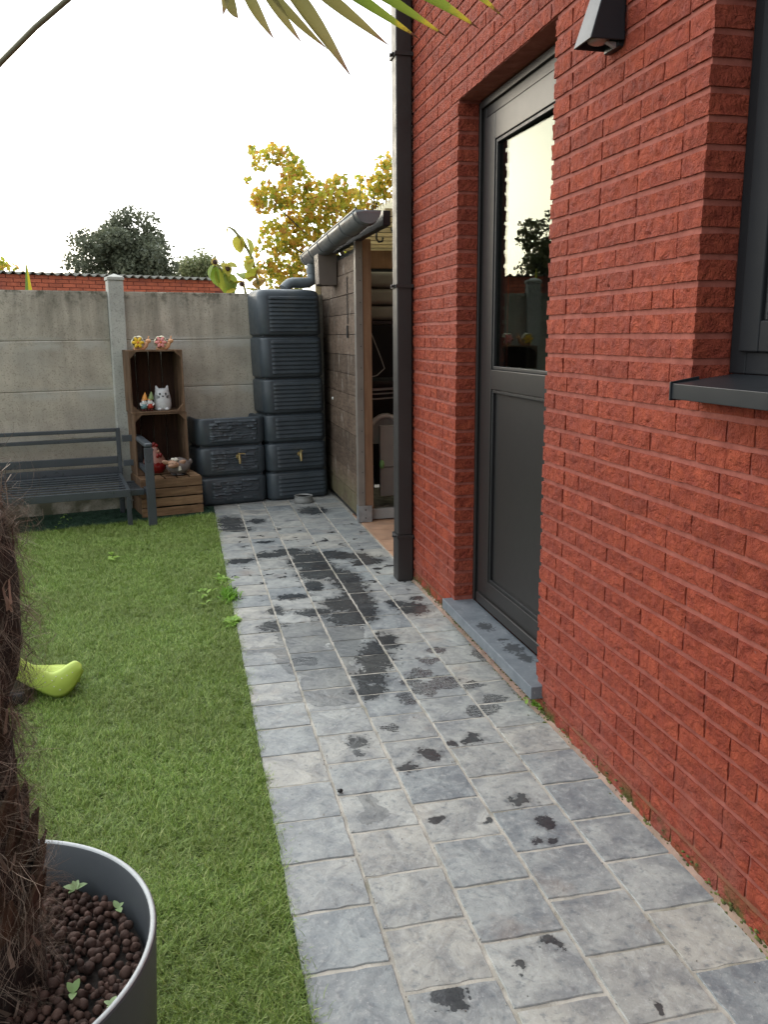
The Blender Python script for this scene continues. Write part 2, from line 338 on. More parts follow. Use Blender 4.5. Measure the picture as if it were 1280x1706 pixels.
def woodmat(name,c,c2,axis=(30,30,3),rough=.75,moss=False,chips=False):
    N=NT(name);n=N.noise(1,6,scl=axis,rough=.6,dist=.4);r=N.math('FRACT',N.math('ADD',N.ornd(),N.isl()))
    col=N.mix(N.map(n,.3,.7),c,c2);col=N.mix(1.0,col,N.mix(r,(.75,)*3,(1.2,)*3),'MULTIPLY')
    col=N.mix(N.math('MULTIPLY',N.map(N.noise(4,5,rough=.6),.5,.7),.5),col,cm(c,.55))
    if chips:
        q=N.noise(1,5,scl=(40,16,5),rough=.6);col=N.mix(N.map(q,.60,.68,0,.45),col,(.42,.39,.34))
    if moss:
        sp=N.n('ShaderNodeSeparateXYZ');N.l(N.pos(),sp.inputs[0])
        mo=N.math('MULTIPLY',N.map(sp.outputs[2],.08,.36,1,0,True),N.map(N.noise(6,4),.3,.5));col=N.mix(N.math('MULTIPLY',mo,.6),col,(.13,.125,.06))
    return N.out(col,rough,N.bump(n,.002),spec=.25)
M_plank=woodmat('weathered_plank',(.07,.046,.032),(.165,.118,.085),(12,12,60),moss=True,chips=True)
M_postw=woodmat('brown_post_wood',(.20,.105,.06),(.27,.155,.09),(50,50,4))
M_crate=woodmat('brown_crate_wood',(.08,.045,.025),(.20,.125,.075),(26,26,4))
M_crateh=woodmat('brown_crate_slat_wood',(.13,.072,.038),(.30,.19,.105),(5,5,40))
M_cratein=woodmat('dark_stained_crate_board',(.034,.016,.010),(.075,.036,.021),(40,40,3))
M_ltwood=woodmat('pale_pine',(.50,.40,.22),(.62,.52,.32),(4,30,30))
M_orange=simple('sandstone_tile',(.34,.20,.125),.8,.2,9,60,.002,dirt=(.25,.17,.12))
M_cush=simple('taupe_cushion_fabric',(.21,.195,.165),.9,.1,8,300,.0008)
M_white=simple('off_white_plastic',(.62,.62,.58),.4,.06,6)
M_greyp=simple('grey_plastic',(.30,.30,.29),.5,.08,6)
M_boxm=simple('taupe_metal_box',(.105,.082,.068),.5,.1,6)
# artificial turf
def turfmat():
    N=NT('artificial_turf_fibre');r=N.math('FRACT',N.math('ADD',N.isl(),N.ornd()))
    cr=N.n('ShaderNodeValToRGB');N.l(r,cr.inputs[0]);e=cr.color_ramp.elements;e[0].color=(.075,.125,.022,1);e[1].color=(.56,.60,.25,1)
    a=cr.color_ramp.elements.new(.45);a.color=(.19,.315,.052,1);b=cr.color_ramp.elements.new(.8);b.color=(.34,.475,.10,1)
    c=N.mix(N.map(N.noise(2.2,4),.35,.65,0,.35),cr.outputs[0],(.15,.17,.05))
    m=N.out(c,.48,spec=.4)
    tr=N.n('ShaderNodeBsdfTranslucent');N.l(c,tr.inputs[0]);mx=N.n('ShaderNodeMixShader');mx.inputs[0].default_value=.25
    o=N.t.nodes['Material Output'];N.l(N.b.outputs[0],mx.inputs[1]);N.l(tr.outputs[0],mx.inputs[2]);N.l(mx.outputs[0],o.inputs[0]);return m
M_turf=turfmat()
M_turfbase=simple('turf_backing',(.035,.06,.014),.9,.3,20,60,.004)
def leafmat(name,stops,transl=.35,rough=.5,useattr=False):
    N=NT(name)
    if useattr:
        A=N.n('ShaderNodeAttribute',attribute_name='tone');r=N.math('ADD',A.outputs['Fac'],N.math('MULTIPLY',N.math('SUBTRACT',N.noise(60,3),.5),.12))
    else: r=N.math('FRACT',N.math('ADD',N.isl(),N.ornd()))
    cr=N.n('ShaderNodeValToRGB');N.l(r,cr.inputs[0]);el=cr.color_ramp.elements
    el[0].position=stops[0][0];el[0].color=(*stops[0][1],1);el[1].position=stops[-1][0];el[1].color=(*stops[-1][1],1)
    for p,c in stops[1:-1]:
        e=el.new(p);e.color=(*c,1)
    c=cr.outputs[0]
    N.out(c,rough,N.bump(N.noise(200,2),.0003),spec=.35)
    tr=N.n('ShaderNodeBsdfTranslucent');N.l(c,tr.inputs[0]);mx=N.n('ShaderNodeMixShader');mx.inputs[0].default_value=transl
    o=N.t.nodes['Material Output'];N.l(N.b.outputs[0],mx.inputs[1]);N.l(tr.outputs[0],mx.inputs[2]);N.l(mx.outputs[0],o.inputs[0]);return N.m

# ------------------------------------------------------------ ground
setp(MB().grid(lambda u,v:((u-.5)*600,(v-.5)*600,-.06),12,12).build('ground',M_ground),kind='structure')
setp(MB().box(-4.0,.183,-.8,7.4,-.055,-.012).build('turf_base',M_turfbase),kind='structure')
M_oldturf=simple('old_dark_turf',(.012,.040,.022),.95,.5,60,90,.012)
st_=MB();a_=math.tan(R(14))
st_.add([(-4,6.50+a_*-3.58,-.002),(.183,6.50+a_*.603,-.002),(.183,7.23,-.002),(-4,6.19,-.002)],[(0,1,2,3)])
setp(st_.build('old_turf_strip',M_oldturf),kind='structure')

# ------------------------------------------------------------ slab path
path=setp(MB().box(.184,1.207,-.6,7.46,-.045,-.0026).build('garden_path',M_joint),kind='structure')
def slabmesh(i):
    rg=random.Random(100+i);L=.0965;n=7;out=[]
    for s in range(4):
        for k in range(n):
            t=-1+2*k/n;wob=rg.uniform(-.0016,.0016)+( -rg.uniform(.001,.004) if rg.random()<.12 else 0)
            if k==0:wob=-.002
            e=L-.001+wob
            p=(t*L,-e) if s==0 else (e,t*L) if s==1 else (-t*L,e) if s==2 else (-e,-t*L)
            out.append(p)
    m=len(out);v=[]
    for z,q in((-.03,1.0),(-.0022,1.0),(0,.984),(.0003,.6)):
        for x,y in out:v.append((x*q,y*q,z+(rg.uniform(-.0006,.0006) if q<1 else 0)))
    v.append((0,0,.0004))
    f=[(a*m+k,a*m+(k+1)%m,(a+1)*m+(k+1)%m,(a+1)*m+k) for a in range(3) for k in range(m)]+[(3*m+k,3*m+(k+1)%m,4*m) for k in range(m)]
    me=bpy.data.meshes.new('slab');me.from_pydata(v,[],f);me.materials.append(M_slab);return me
slabs=[slabmesh(i) for i in range(7)]
cols=[(.177,.38,.191),(.38,.586,.092),(.586,.795,.195),(.795,1.0,.10),(1.0,1.203,.005)]
ns=0
for ci,(xa,xb,o0) in enumerate(cols):
    y=o0-.2
    for k in range(-3,37):
        yc=o0+.1+.2*k
        if yc<-.5 or yc>7.35 or yc>6.83+.249*(xa+.1)+.27:continue
        ws=(xb-xa-.0075)/.193
        M=Matrix.Translation(((xa+xb)/2+random.uniform(-.0012,.0012),yc+random.uniform(-.0012,.0012),random.uniform(-.0012,.0012)))@Matrix.Rotation(R(90*random.randrange(4))+R(random.uniform(-.4,.4)),4,'Z')
        M=M@Matrix.Rotation(R(random.uniform(-.5,.5)),4,'X')@Matrix.Rotation(R(random.uniform(-.4,.4)),4,'Y')@Matrix.Diagonal((.97,.97,1,1)) if False else Matrix.Translation(((xa+xb)/2,yc+random.uniform(-.001,.001),random.uniform(-.001,.0012)))@Matrix.Rotation(R(random.uniform(-.35,.35)),4,'X')@Matrix.Rotation(R(random.uniform(-.3,.3)),4,'Y')@Matrix.Diagonal((ws,.1925/.193,1,1))@Matrix.Rotation(R(180*random.randrange(2)),4,'Z')
        link('slab',random.choice(slabs),path,M);ns+=1
# sandstone terrace in front of the shelter
ter=setp(MB().box(1.211,3.2,4.66,7.45,-.05,-.006).build('terrace',M_joint),kind='structure')
tm=MB().box(-.146,.146,-.146,.146,-.02,0).mesh('terrace_tile',M_orange)
for i in range(6):
    for j in range(6):
        o=link('terrace_tile',tm,ter,Matrix.Translation((1.362+.30*i,4.70+.30*j+(.15 if i%2 else 0),random.uniform(-.001,.001))))
        if len(o.modifiers)==0:
            b=o.modifiers.new('b','BEVEL');b.width=.006;b.segments=2

# ------------------------------------------------------------ brick house
house=thing('brick_house','red painted brick house wall with dark framed back door beside the slab path','house',(1.2,4.57,0))
DY0,DY1,DZ0,DZ1=2.73,3.72,.108,2.318; WY0,WY1,WZ0,WZ1=.35,1.865,1.222,2.318; WT=3.42; HY0,HY1=-1.2,4.57
F=1.2052
w_=MB();G=.004
for b in((F,1.45,HY0,WY0-G,-.05,WT),(F,1.45,WY0-G,WY1+G,-.05,WZ0-.002),(F,1.45,WY0-G,WY1+G,WZ1+.006,WT),(F,1.45,WY1+G,DY0-G,-.05,WT),(F,1.45,DY0-G,DY1+G,DZ1+.006,WT),(F,1.45,DY0-G,DY1+G,-.05,.055),(F,1.45,DY1+G,HY1-.004,-.05,WT)):w_.box(*b)
wall=w_.build('wall',M_mortar,house,world=True)
CH=.061
def brickmesh(L,D,seed,deep):
    rg=random.Random(seed);nx,nz,ny=(max(3,int(L/.0125)),5,3 if deep else 1);H=.0462
    off=Vector((seed*3.7,seed*1.3,0));rough=seed%5!=0;V={};vs=[]
    def vid(i,j,k):
        key=(i,j,k)
        if key in V:return V[key]
        x=D*k/ny;y=-L/2+L*i/nx;z=-H/2+H*j/nz
        p=Vector((x,y,z))
        n=mnoise.noise_vector((p+off)*38);n2=mnoise.noise_vector((p+off)*95)
        front=k==0
        q_=Vector((p.x,p.y*.8+p.z*.9,p.z*1.6-p.y*.45))+off;pit=max(0,mnoise.noise(q_*46)-.02)+.8*max(0,mnoise.noise(q_*105+Vector((3,1,2)))-.05)
        ed=min(1,min(j,nz-j)/1.0)*min(1,min(i,nx-i)/1.5)
        dx=(n.x*.0026+n2.x*.0016+(pit*.0070*ed if rough else pit*.003*ed)) if front else 0
        if front and (i in(0,nx) or j in(0,nz)):dx+=((.0028 if i in(0,nx) else .0012) if not deep else .0010)+abs(n2.y)*.0008
        if front and j==nz-1 and rg.random()<.10: dx+=.003
        if not front:dx=0
        p+=Vector((dx,n.y*.0022*(1 if i in(0,nx) else .3),n.z*.0016+n2.z*.0009))
        if deep and i in(0,nx) and not front:p.y+=(n2.x*.002)
        V[key]=len(vs);vs.append(tuple(p));return V[key]
    f=[]
    for i in range(nx):
        for j in range(nz):f.append((vid(i,j,0),vid(i,j+1,0),vid(i+1,j+1,0),vid(i+1,j,0)))
    for i in range(nx):
        for k in range(ny):
            f.append((vid(i,0,k),vid(i+1,0,k),vid(i+1,0,k+1),vid(i,0,k+1)));f.append((vid(i,nz,k),vid(i,nz,k+1),vid(i+1,nz,k+1),vid(i+1,nz,k)))
    for j in range(nz):
        for k in range(ny):
            f.append((vid(0,j,k),vid(0,j,k+1),vid(0,j+1,k+1),vid(0,j+1,k)));f.append((vid(nx,j,k),vid(nx,j+1,k),vid(nx,j+1,k+1),vid(nx,j,k+1)))
    me=bpy.data.meshes.new('brick');me.from_pydata(vs,[],f);me.materials.append(M_brick);me.shade_smooth();me.set_sharp_from_angle(angle=R(32));return me
BL={}
for nm,L in(('s',.203),('h',.096)):
    for dp in(0,1):BL[nm,dp]=[brickmesh(L,.104 if dp else .022,hash((nm=='s',dp,i))%97+i*5,dp) for i in range(12 if not dp else 7)]
bricks=[]  # (matrix, mesh)
rb=random.Random(11)
def fill(y0,y1,z,deep0,deep1,fulldeep=False):
    """bricks from y0 to y1 centred at height z"""
    y=y0;first=True;lst=[]
    L=y1-y0
    seq=[];rem=L
    while rem>.05:
        ln=.203 if (rb.random()<.80) else .096
        if first: ln=.203 if int(round(z/CH))%2 else .096; first=False
        if rem-ln<.075: ln=rem
        if ln>.235: ln=.203 if rem-.203>.07 else rem/2-.0033
        seq.append(ln);rem-=ln+.0065
        if len(seq)>200:break
    for i,ln in enumerate(seq):
        dp=1 if (fulldeep or (i==0 and deep0) or (i==len(seq)-1 and deep1)) else 0
        k='s' if ln>.14 else 'h';b=.203 if k=='s' else .096
        M=Matrix.Translation((1.1988+rb.uniform(-.0012,.0012),y+ln/2,z+rb.uniform(-.0008,.0008)))@Matrix.Rotation(R(rb.uniform(-.25,.25)),4,'X')@Matrix.Diagonal((1,ln/b,rb.uniform(.97,1.02),1))
        bricks.append((M,rb.choice(BL[k,dp])));y+=ln+.0065
for k in range(0,56):
    zc=k*CH+.0305;z0,z1=zc-.025,zc+.025
    iv=[(HY0,HY1,0,0)]
    def cut(iv,a,b):
        o=[]
        for p,q,d0,d1 in iv:
            if b<=p or a>=q:o.append((p,q,d0,d1));continue
            if a-p>.03:o.append((p,a,d0,1))
            if q-b>.03:o.append((b,q,1,d1))
        return o
    if k==1: iv=cut(iv,DY0-.055,DY1+.055)
    elif z1>DZ0 and z0<DZ1-.003: iv=cut(iv,DY0,DY1)
    if z1>WZ0+.01 and z0<WZ1-.003: iv=cut(iv,WY0,WY1)
    for p,q,a,b in iv: fill(p+.0 if p==HY0 else p,q,zc,a,b,fulldeep=(k==38))
def score(M):
    p=M.translation-CAMP;z=p.dot(fw)
    if z<.2:return 0
    x=p.dot(rr)/z*1419.1/640;y=p.dot(uu)/z*1419.1/853
    if abs(x)>1.08 or abs(y)>1.06:return 0
    return abs(p.normalized().x)/(z*z)*M.to_scale().y
bricks.sort(key=lambda b:-score(b[0])*(1 if 'x' else 1))
for M,me in bricks[:300]:link('brick',me,wall,Matrix.Translation((-1.2,-4.57,0))@M)
B=MB()
for M,me in bricks[300:]:
    vs=[tuple(M@v.co) for v in me.vertices];B.add(vs,[tuple(p.vertices) for p in me.polygons])
o=B.build('brick',M_brick,wall,world=True,smooth=False,fix=False);o.data.shade_smooth();o.data.set_sharp_from_angle(angle=R(32));o['kind']='stuff'
# dark room behind door and window, gable end and roof
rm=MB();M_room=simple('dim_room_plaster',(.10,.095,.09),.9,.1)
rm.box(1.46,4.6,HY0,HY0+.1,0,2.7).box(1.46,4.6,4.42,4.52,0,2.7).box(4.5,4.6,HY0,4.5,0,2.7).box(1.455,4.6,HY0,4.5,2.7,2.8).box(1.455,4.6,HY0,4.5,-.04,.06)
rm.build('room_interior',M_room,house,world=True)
MB().box(1.455,6,4.525,4.565,-.05,WT).box(1.0,6,HY0-.1,4.75,WT+.01,WT+.16).build('roof_and_gable',M_mortar,house,world=True)
# ---- door
door=MB().box(1.306,1.37,DY1-.062,DY1-.002,DZ0+.004,DZ1-.004).box(1.306,1.37,DY0+.002,DY0+.062,DZ0+.004,DZ1-.004).box(1.306,1.37,DY0+.0625,DY1-.0625,DZ1-.075,DZ1-.004).box(1.292,1.305,DY1-.026,DY1-.002,DZ0+.004,DZ1-.004).box(1.292,1.305,DY0+.0,DY1-.027,DZ1-.034,DZ1-.004).build('door_frame',M_door,house,world=True,bevel=.003)
SY0,SY1=DY0+.066,DY1-.066;sz0,sz1=DZ0+.012,DZ1-.080;st=.125
ds=MB()
x0,x1=1.298,1.365
ds.box(x0,x1,SY1-st,SY1,sz0,sz1).box(x0,x1,SY0,SY0+st,sz0,sz1).box(x0,x1,SY0+st+.0005,SY1-st-.0005,sz0,sz0+.125).box(x0,x1,SY0+st+.0005,SY1-st-.0005,sz1-.105,sz1).box(x0,x1,SY0+st+.0005,SY1-st-.0005,1.115,1.20)
dl=thing('door','','');
bpy.data.objects.remove(dl)
door2=ds.build('door',M_door,house,world=True,bevel=.003)
MB().box(1.284,1.297,SY0+.01,SY1-.01,sz0+.004,sz0+.05).build('drip_rail',M_door,door2,world=True,bevel=.004)
bd=MB()
def ring(mb,xa,xb,ya,yb,za,zb,t):
    mb.box(xa,xb,ya,ya+t,za,zb).box(xa,xb,yb-t,yb,za,zb).box(xa,xb,ya+t,yb-t,za,za+t).box(xa,xb,ya+t,yb-t,zb-t,zb)
ring(bd,1.3035,1.318,SY0+st+.001,SY1-st-.001,sz0+.126,1.114,.014)
ring(bd,1.3035,1.318,SY0+st+.001,SY1-st-.001,1.201,sz1-.106,.014)
bd.build('glazing_bead',M_black,door2,world=True,bevel=.002)
MB().box(1.3165,1.34,SY0+st+.015,SY1-st-.015,sz0+.14,1.10).build('lower_panel',M_door,door2,world=True)
def glassmat(name,tint=(.8,.85,.83),ref=1.0):
    N=NT(name);ge=N.n('ShaderNodeNewGeometry');dt=N.n('ShaderNodeVectorMath',operation='DOT_PRODUCT');N.l(ge.outputs['Incoming'],dt.inputs[0]);N.l(ge.outputs['Normal'],dt.inputs[1]);fz=N.math('MULTIPLY_ADD',N.math('POWER',N.math('SUBTRACT',1.0,N.math('ABSOLUTE',dt.outputs['Value']),clamp=True),5.0),.96,.04)
    tr=N.n('ShaderNodeBsdfTransparent');tr.inputs[0].default_value=(*tint,1);gs=N.n('ShaderNodeBsdfGlossy');gs.inputs['Roughness'].default_value=.004;gs.inputs[0].default_value=(.95,1,.93,1)
    mx=N.n('ShaderNodeMixShader');N.l(N.math('MULTIPLY',fz,.55,clamp=True),mx.inputs[0]);N.l(tr.outputs[0],mx.inputs[1]);N.l(gs.outputs[0],mx.inputs[2]);N.l(mx.outputs[0],N.t.nodes['Material Output'].inputs[0]);return N.m
M_glass=glassmat('window_glass')
gm=MB().box(-.0025,.0025,-(SY1-SY0-2*st-.03)/2,(SY1-SY0-2*st-.03)/2,-(sz1-.106-1.201-.03)/2,(sz1-.106-1.201-.03)/2)
gy=(SY0+SY1)/2
link('glass_pane',gm.mesh('glass_pane',M_glass),door2,Matrix.Translation((1.325-1.2,gy-4.57,(sz1-.106+1.201)/2))@Matrix.Rotation(R(1.0),4,'Z'))
# handle (hidden side of the door, by the near jamb)
MB().box(1.288,1.297,SY0+.02,SY0+.06,.98,1.2).bar((1.287,SY0+.03,1.1),(1.276,SY0+.03,1.1),.018,.018).build('handle',M_galv,door2,world=True,bevel=.003)
M_fillet=simple('pinkish_fillet_mortar',(.25,.165,.125),.9,.3,14,120,.003,dirt=(.16,.12,.07))
MB().prism([(1.186,-.003),(1.207,-.003),(1.207,.016),(1.198,.008)],HY0,DY0-.06).prism([(1.180,-.003),(1.207,-.003),(1.207,.022),(1.196,.010)],DY0-.059,HY1-.13).build('wall_foot_fillet',M_fillet,house,world=True)
# ---- blue stone doorstep
def stonestep():
    N=NT('bluestone_step');n=N.noise(12,6,rough=.6)
    c=N.mix(N.map(n,.3,.7),(.10,.115,.13),(.17,.185,.20));c=N.mix(N.math('MULTIPLY',N.map(N.noise(60,5,rough=.7),.6,.7),.6),c,(.38,.38,.37))
    va=N.n('ShaderNodeVectorMath',operation='ADD')
    wet=None
    for x,y,a,b in((1.22,3.33,.035,.055),(1.235,3.16,.022,.016),(1.24,3.06,.04,.06),(1.25,2.95,.03,.05)):
        k=N.n('ShaderNodeVectorMath',operation='MULTIPLY_ADD');N.l(N.pos(),k.inputs[0]);k.inputs[1].default_value=(1/a,1/b,0);k.inputs[2].default_value=(-x/a,-y/b,0)
        q=N.n('ShaderNodeVectorMath',operation='LENGTH');N.l(k.outputs[0],q.inputs[0]);wet=q.outputs['Value'] if wet is None else N.math('MINIMUM',wet,q.outputs['Value'])
    wm=N.map(N.math('ADD',wet,N.math('MULTIPLY',N.math('SUBTRACT',N.noise(70,4),.5),2.4)),1.0,.85)
    c=N.mix(N.math('MULTIPLY',wm,.8),c,(.02,.022,.025))
    return N.out(c,.5,N.bump(n,.0015),spec=.4)
M_step=stonestep()
MB().box(1.158,1.300,DY0-.055,DY1+.050,.058,.106).build('doorstep',M_step,house,world=True,bevel=.003)
# ---- window at right
wf=MB();ring(wf,1.300,1.37,WY0,WY1-.003,WZ0+.03,WZ1-.004,.062);
M_win=simple('dark_window_frame',(.012,.013,.015),.6,.05,6,300,.0001,spec=.2,rv=.02)
win=wf.build('window',M_win,house,world=True,bevel=.004)
sf=MB();ring(sf,1.286,1.35,WY0+.05,WY1-.052,WZ0+.082,WZ1-.055,.072);sf.build('sash',M_win,win,world=True,bevel=.005)
sf=MB();ring(sf,1.296,1.312,WY0+.1221,WY1-.1241,WZ0+.1541,WZ1-.1271,.012);sf.build('glazing_bead',M_black,win,world=True,bevel=.002)
MB().box(1.31,1.316,WY0+.13,WY1-.13,WZ0+.16,WZ1-.13).build('glass_pane',M_glass,win,world=True)
ws=MB()
ws.prism([(1.128,1.196),(1.128,1.232),(1.299,1.252),(1.299,1.246),(1.135,1.2265),(1.135,1.196)],WY0-.2,WY1-.03)
ws.box(1.124,1.298,WY1-.031,WY1-.026,1.192,1.262) if False else ws.prism([(1.124,1.192),(1.124,1.236),(1.2,1.248),(1.2,1.192)],WY1-.036,WY1-.030)
ws.build('window_sill',M_dark,house,world=True,bevel=.0015)

# ---- wall lamp
lamp=thing('wall_lamp','dark grey wedge shaped wall lamp on the brick wall above the window sill','wall lamp',(1.2,2.32,2.115))
lb=MB();z0_,z1_=0,.235
def q4(xf,hy,z):return[(-.004,-hy,z),(-xf,-hy*.97,z),(-xf,hy*.97,z),(-.004,hy,z)]
pts=q4(.104,.054,0)+q4(.030,.036,z1_);ins=q4(.098,.048,0)+q4(.092,.044,.02)
lb.add(pts+ins,[(4,5,6,7),(0,1,5,4),(1,2,6,5),(2,3,7,6),(0,4,7,3),(0,8,9,1),(1,9,10,2),(2,10,11,3),(3,11,8,0),(8,12,13,9),(9,13,14,10),(10,14,15,11),(11,15,12,8),(12,15,14,13)])
lb.build('lamp_shade',M_dark,lamp,bevel=.004)
MB().box(-.018,.004,-.040,.040,-.012,.215).build('back_plate',M_dark,lamp,bevel=.003)
MB().ell((-.055,0,.012),(.030,.034,.012)).build('lamp_lens',simple('pinkish_lens',(.30,.20,.18),.25,.05),lamp,smooth=True)
MB().prism([(-.02,0),(-.02,-.014),(-.046,-.002),(-.046,0)],-.036,-.02).build('bracket_tab',M_galv,lamp)

# ---- downpipe
dp=thing('downpipe','dark square metal downpipe at the far corner of the red brick wall','downpipe',(1.152,4.50,0))
MB().box(-.042,.040,-.05,.05,.262,4.0).build('upper_pipe',M_pipe,dp,bevel=.006)
MB().box(-.046,.043,-.054,.052,.0,.256).build('pipe_shoe',M_pipe,dp,bevel=.006)
for z in(.255,1.60,2.715):
    c=MB();ring_=[(-.049,-.057),(.046,-.057),(.046,.056),(-.049,.056)]
    c.box(-.050,.047,-.058,-.0505,z-.009,z+.009).box(-.050,.047,.0505,.058,z-.009,z+.009).box(-.050,-.0425,-.0505,.0505,z-.009,z+.009)
    c.tube([(-.050,-.02,z),(-.068,-.02,z)],.008,8).tube([(-.055,-.04,z+.004),(-.055,.02,z+.004)],.005,8)
    c.build('pipe_clamp',M_pipe,dp,bevel=.001)

# ------------------------------------------------------------ concrete panel fence (14 degrees off square)
FA=14.0
fence=thing('concrete_fence','grey concrete panel garden fence with stained boards and square posts','fence',(-.537,7.05,0),FA)
def W(x,y=0,z=0):return WM[fence.name]@Vector((x,y,z))
posts=[-2.06,.045,2.15,-4.17]
zj=[-.05,.20,.575,.95,1.327,1.697]
def panel(w,h,seed):
    mb=MB();rg=random.Random(seed);nu=16
    prof=[(.008,.0),(.012,.006),(.012,.02),(.012,h-.03),(.012,h-.008),(.009,h-.0012)]
    def fn(u,v):
        i=v*(len(prof)-1);a,b=prof[int(round(i))]
        n=mnoise.noise(Vector((u*4+seed,v*3,seed)))
        return(-w/2+w*u,.012-a+n*.003,b-h/2)
    mb.grid(fn,nu,len(prof)-1)
    mb.box(-w/2,w/2,.0165,.045,-h/2,h/2)
    return mb
for pi in range(3):
    xs=sorted(posts);a=xs[pi]+.05;b=xs[pi+1]-.05
    for k in range(5):
        h=zj[k+1]-zj[k]
        link('concrete_board',panel(b-a,h,pi*7+k).mesh('concrete_board',M_conc,False),fence,Matrix.Translation(((a+b)/2,.005,(zj[k]+zj[k+1])/2)))
for x in posts:
    mb=MB();prof=[(.058,-.1),(.058,1.775),(.064,1.782),(.064,1.80),(.0,1.832)]
    mb.box(-.057,.057,-.058,.062,-.1,1.775)
    mb.add([(-.064,-.065,1.776),(.064,-.065,1.776),(.064,.068,1.776),(-.064,.068,1.776),(-.064,-.065,1.80),(.064,-.065,1.80),(.064,.068,1.80),(-.064,.068,1.80),(0,0,1.828)],[(0,1,2,3),(0,1,5,4),(1,2,6,5),(2,3,7,6),(3,0,4,7),(4,5,8),(5,6,8),(6,7,8),(7,4,8)])
    o=mb.build('fence_post',M_post,fence,bevel=.004);o.matrix_local=Matrix.Translation((x,0,0))@Matrix.Rotation(R(random.uniform(-.6,.6)),4,'Y')

# ------------------------------------------------------------ rain barrels
def rrect(w,d,r,n=6,ins=0):
    p=[];w-=ins*2;d-=ins*2;r=max(.01,r-ins*.6)
    for cx,cy,a0 in((w-r,r,-90),(w-r,d-r,0),(r,d-r,90),(r,r,180)):
        for k in range(n+1):
            a=R(a0+90*k/n);p.append((ins+cx+r*math.cos(a),ins+cy+r*math.sin(a)))
    return p
def loft(mb,w,d,r,secs,shear=lambda z:0,capb=True,capt=True,inner=None):
    v=[];n=None
    for z,ins in secs:
        p=rrect(w,d,r,6,ins);n=len(p);v+=[(x+shear(z),y,z) for x,y in p]
    m=len(secs);f=[(i*n+k,i*n+(k+1)%n,(i+1)*n+(k+1)%n,(i+1)*n+k) for i in range(m-1) for k in range(n)]
    if capb:f.append(tuple(range(n-1,-1,-1)))
    if capt:f.append(tuple((m-1)*n+k for k in range(n)))
    mb.add(v,f)
T=thing('rain_barrel','tall slate grey six tier plastic rain barrel with ribbed front beside the plank wall','rain barrel',(.650,6.998,0),12)
sh=lambda z:-.042*(z/1.7)
zT=[0,.237,.482,.718,1.008,1.345,1.722]
for k in range(6):
    a,b=zT[k]+.006,zT[k+1]-.004;g=.012
    secs=[(a,g+.006),(a+.005,g),(a+.011,.003),(a+.020,0),((a+b)/2,-.002),(b-.020,0),(b-.010,.003),(b-.004,g),(b,g+.006)]
    if k==5:secs=secs[:5]+[(b-.06,0),(b-.03,.008),(b-.012,.022),(b-.003,.045),(b+.004,.11)]
    mb=MB();loft(mb,.535,.36,.075,secs,sh);mb.box(.03+sh(a),.50+sh(a),.03,.33,a-.014,a+.01)
    sec=mb.build('barrel_tier',M_barrel,T,smooth=True);sec.data.set_sharp_from_angle(angle=R(50))
    n=max(5,int(round((b-a-.05)/.034)));pa,pb=a+.028,b-(.055 if k==5 else .024)
    rb_=random.Random(k)
    def fn(u,v):
        x=.082+.410*u;z=pa+(pb-pa)*v;ph=(v*n)%1.0
        e=min(u,1-u)*40;s=min(1,e)
        prof=(.5-.5*math.cos(min(1,ph/.22)*math.pi)) if ph<.22 else 1-.75*(ph-.22)/.78
        d=.010*prof*s+.0012*mnoise.noise(Vector((x*26,z*90,k)))*s+.0025*max(0,mnoise.noise(Vector((x*9,z*30,k+5))))*s
        if v in(0,1):d=-.004
        return(x+sh(z),-.001-d,z)
    p=MB().grid(fn,26,n*7).build('ribbed_panel',M_barrel,sec,smooth=True);p.data.set_sharp_from_angle(angle=R(60))
def tap(parent,loc,side):
    mb=MB();M=Matrix.Translation(loc)
    mb.tube([M@Vector((0,0,0)),M@Vector((0,-.045,0))],.011,10).tube([M@Vector((0,-.038,.012)),M@Vector((0,-.042,-.02)),M@Vector((0,-.046,-.055))],[.012,.012,.009],10)
    mb.tube([M@Vector((0,-.04,.0)),M@Vector((0,-.04,.032))],.008,8)
    if side:mb.bar(M@Vector((-.012,-.04,.030)),M@Vector((.045,-.045,.026)),.012,.008)
    else:mb.bar(M@Vector((0,-.03,.034)),M@Vector((0,-.072,.032)),.012,.008)
    mb.lathe([(.02,0),(.02,.006)],12,M@Matrix.Rotation(R(90),4,'X'))
    mb.build('tap',M_brass,parent,smooth=True).data.set_sharp_from_angle(angle=R(40))
tap(T,(.262,-.012,.385),False)
T2=thing('rain_barrel','low slate grey three tier plastic rain barrel with rock textured front and open top','rain barrel',(.078,6.886,0),13)
z2=[0,.236,.481,.715]
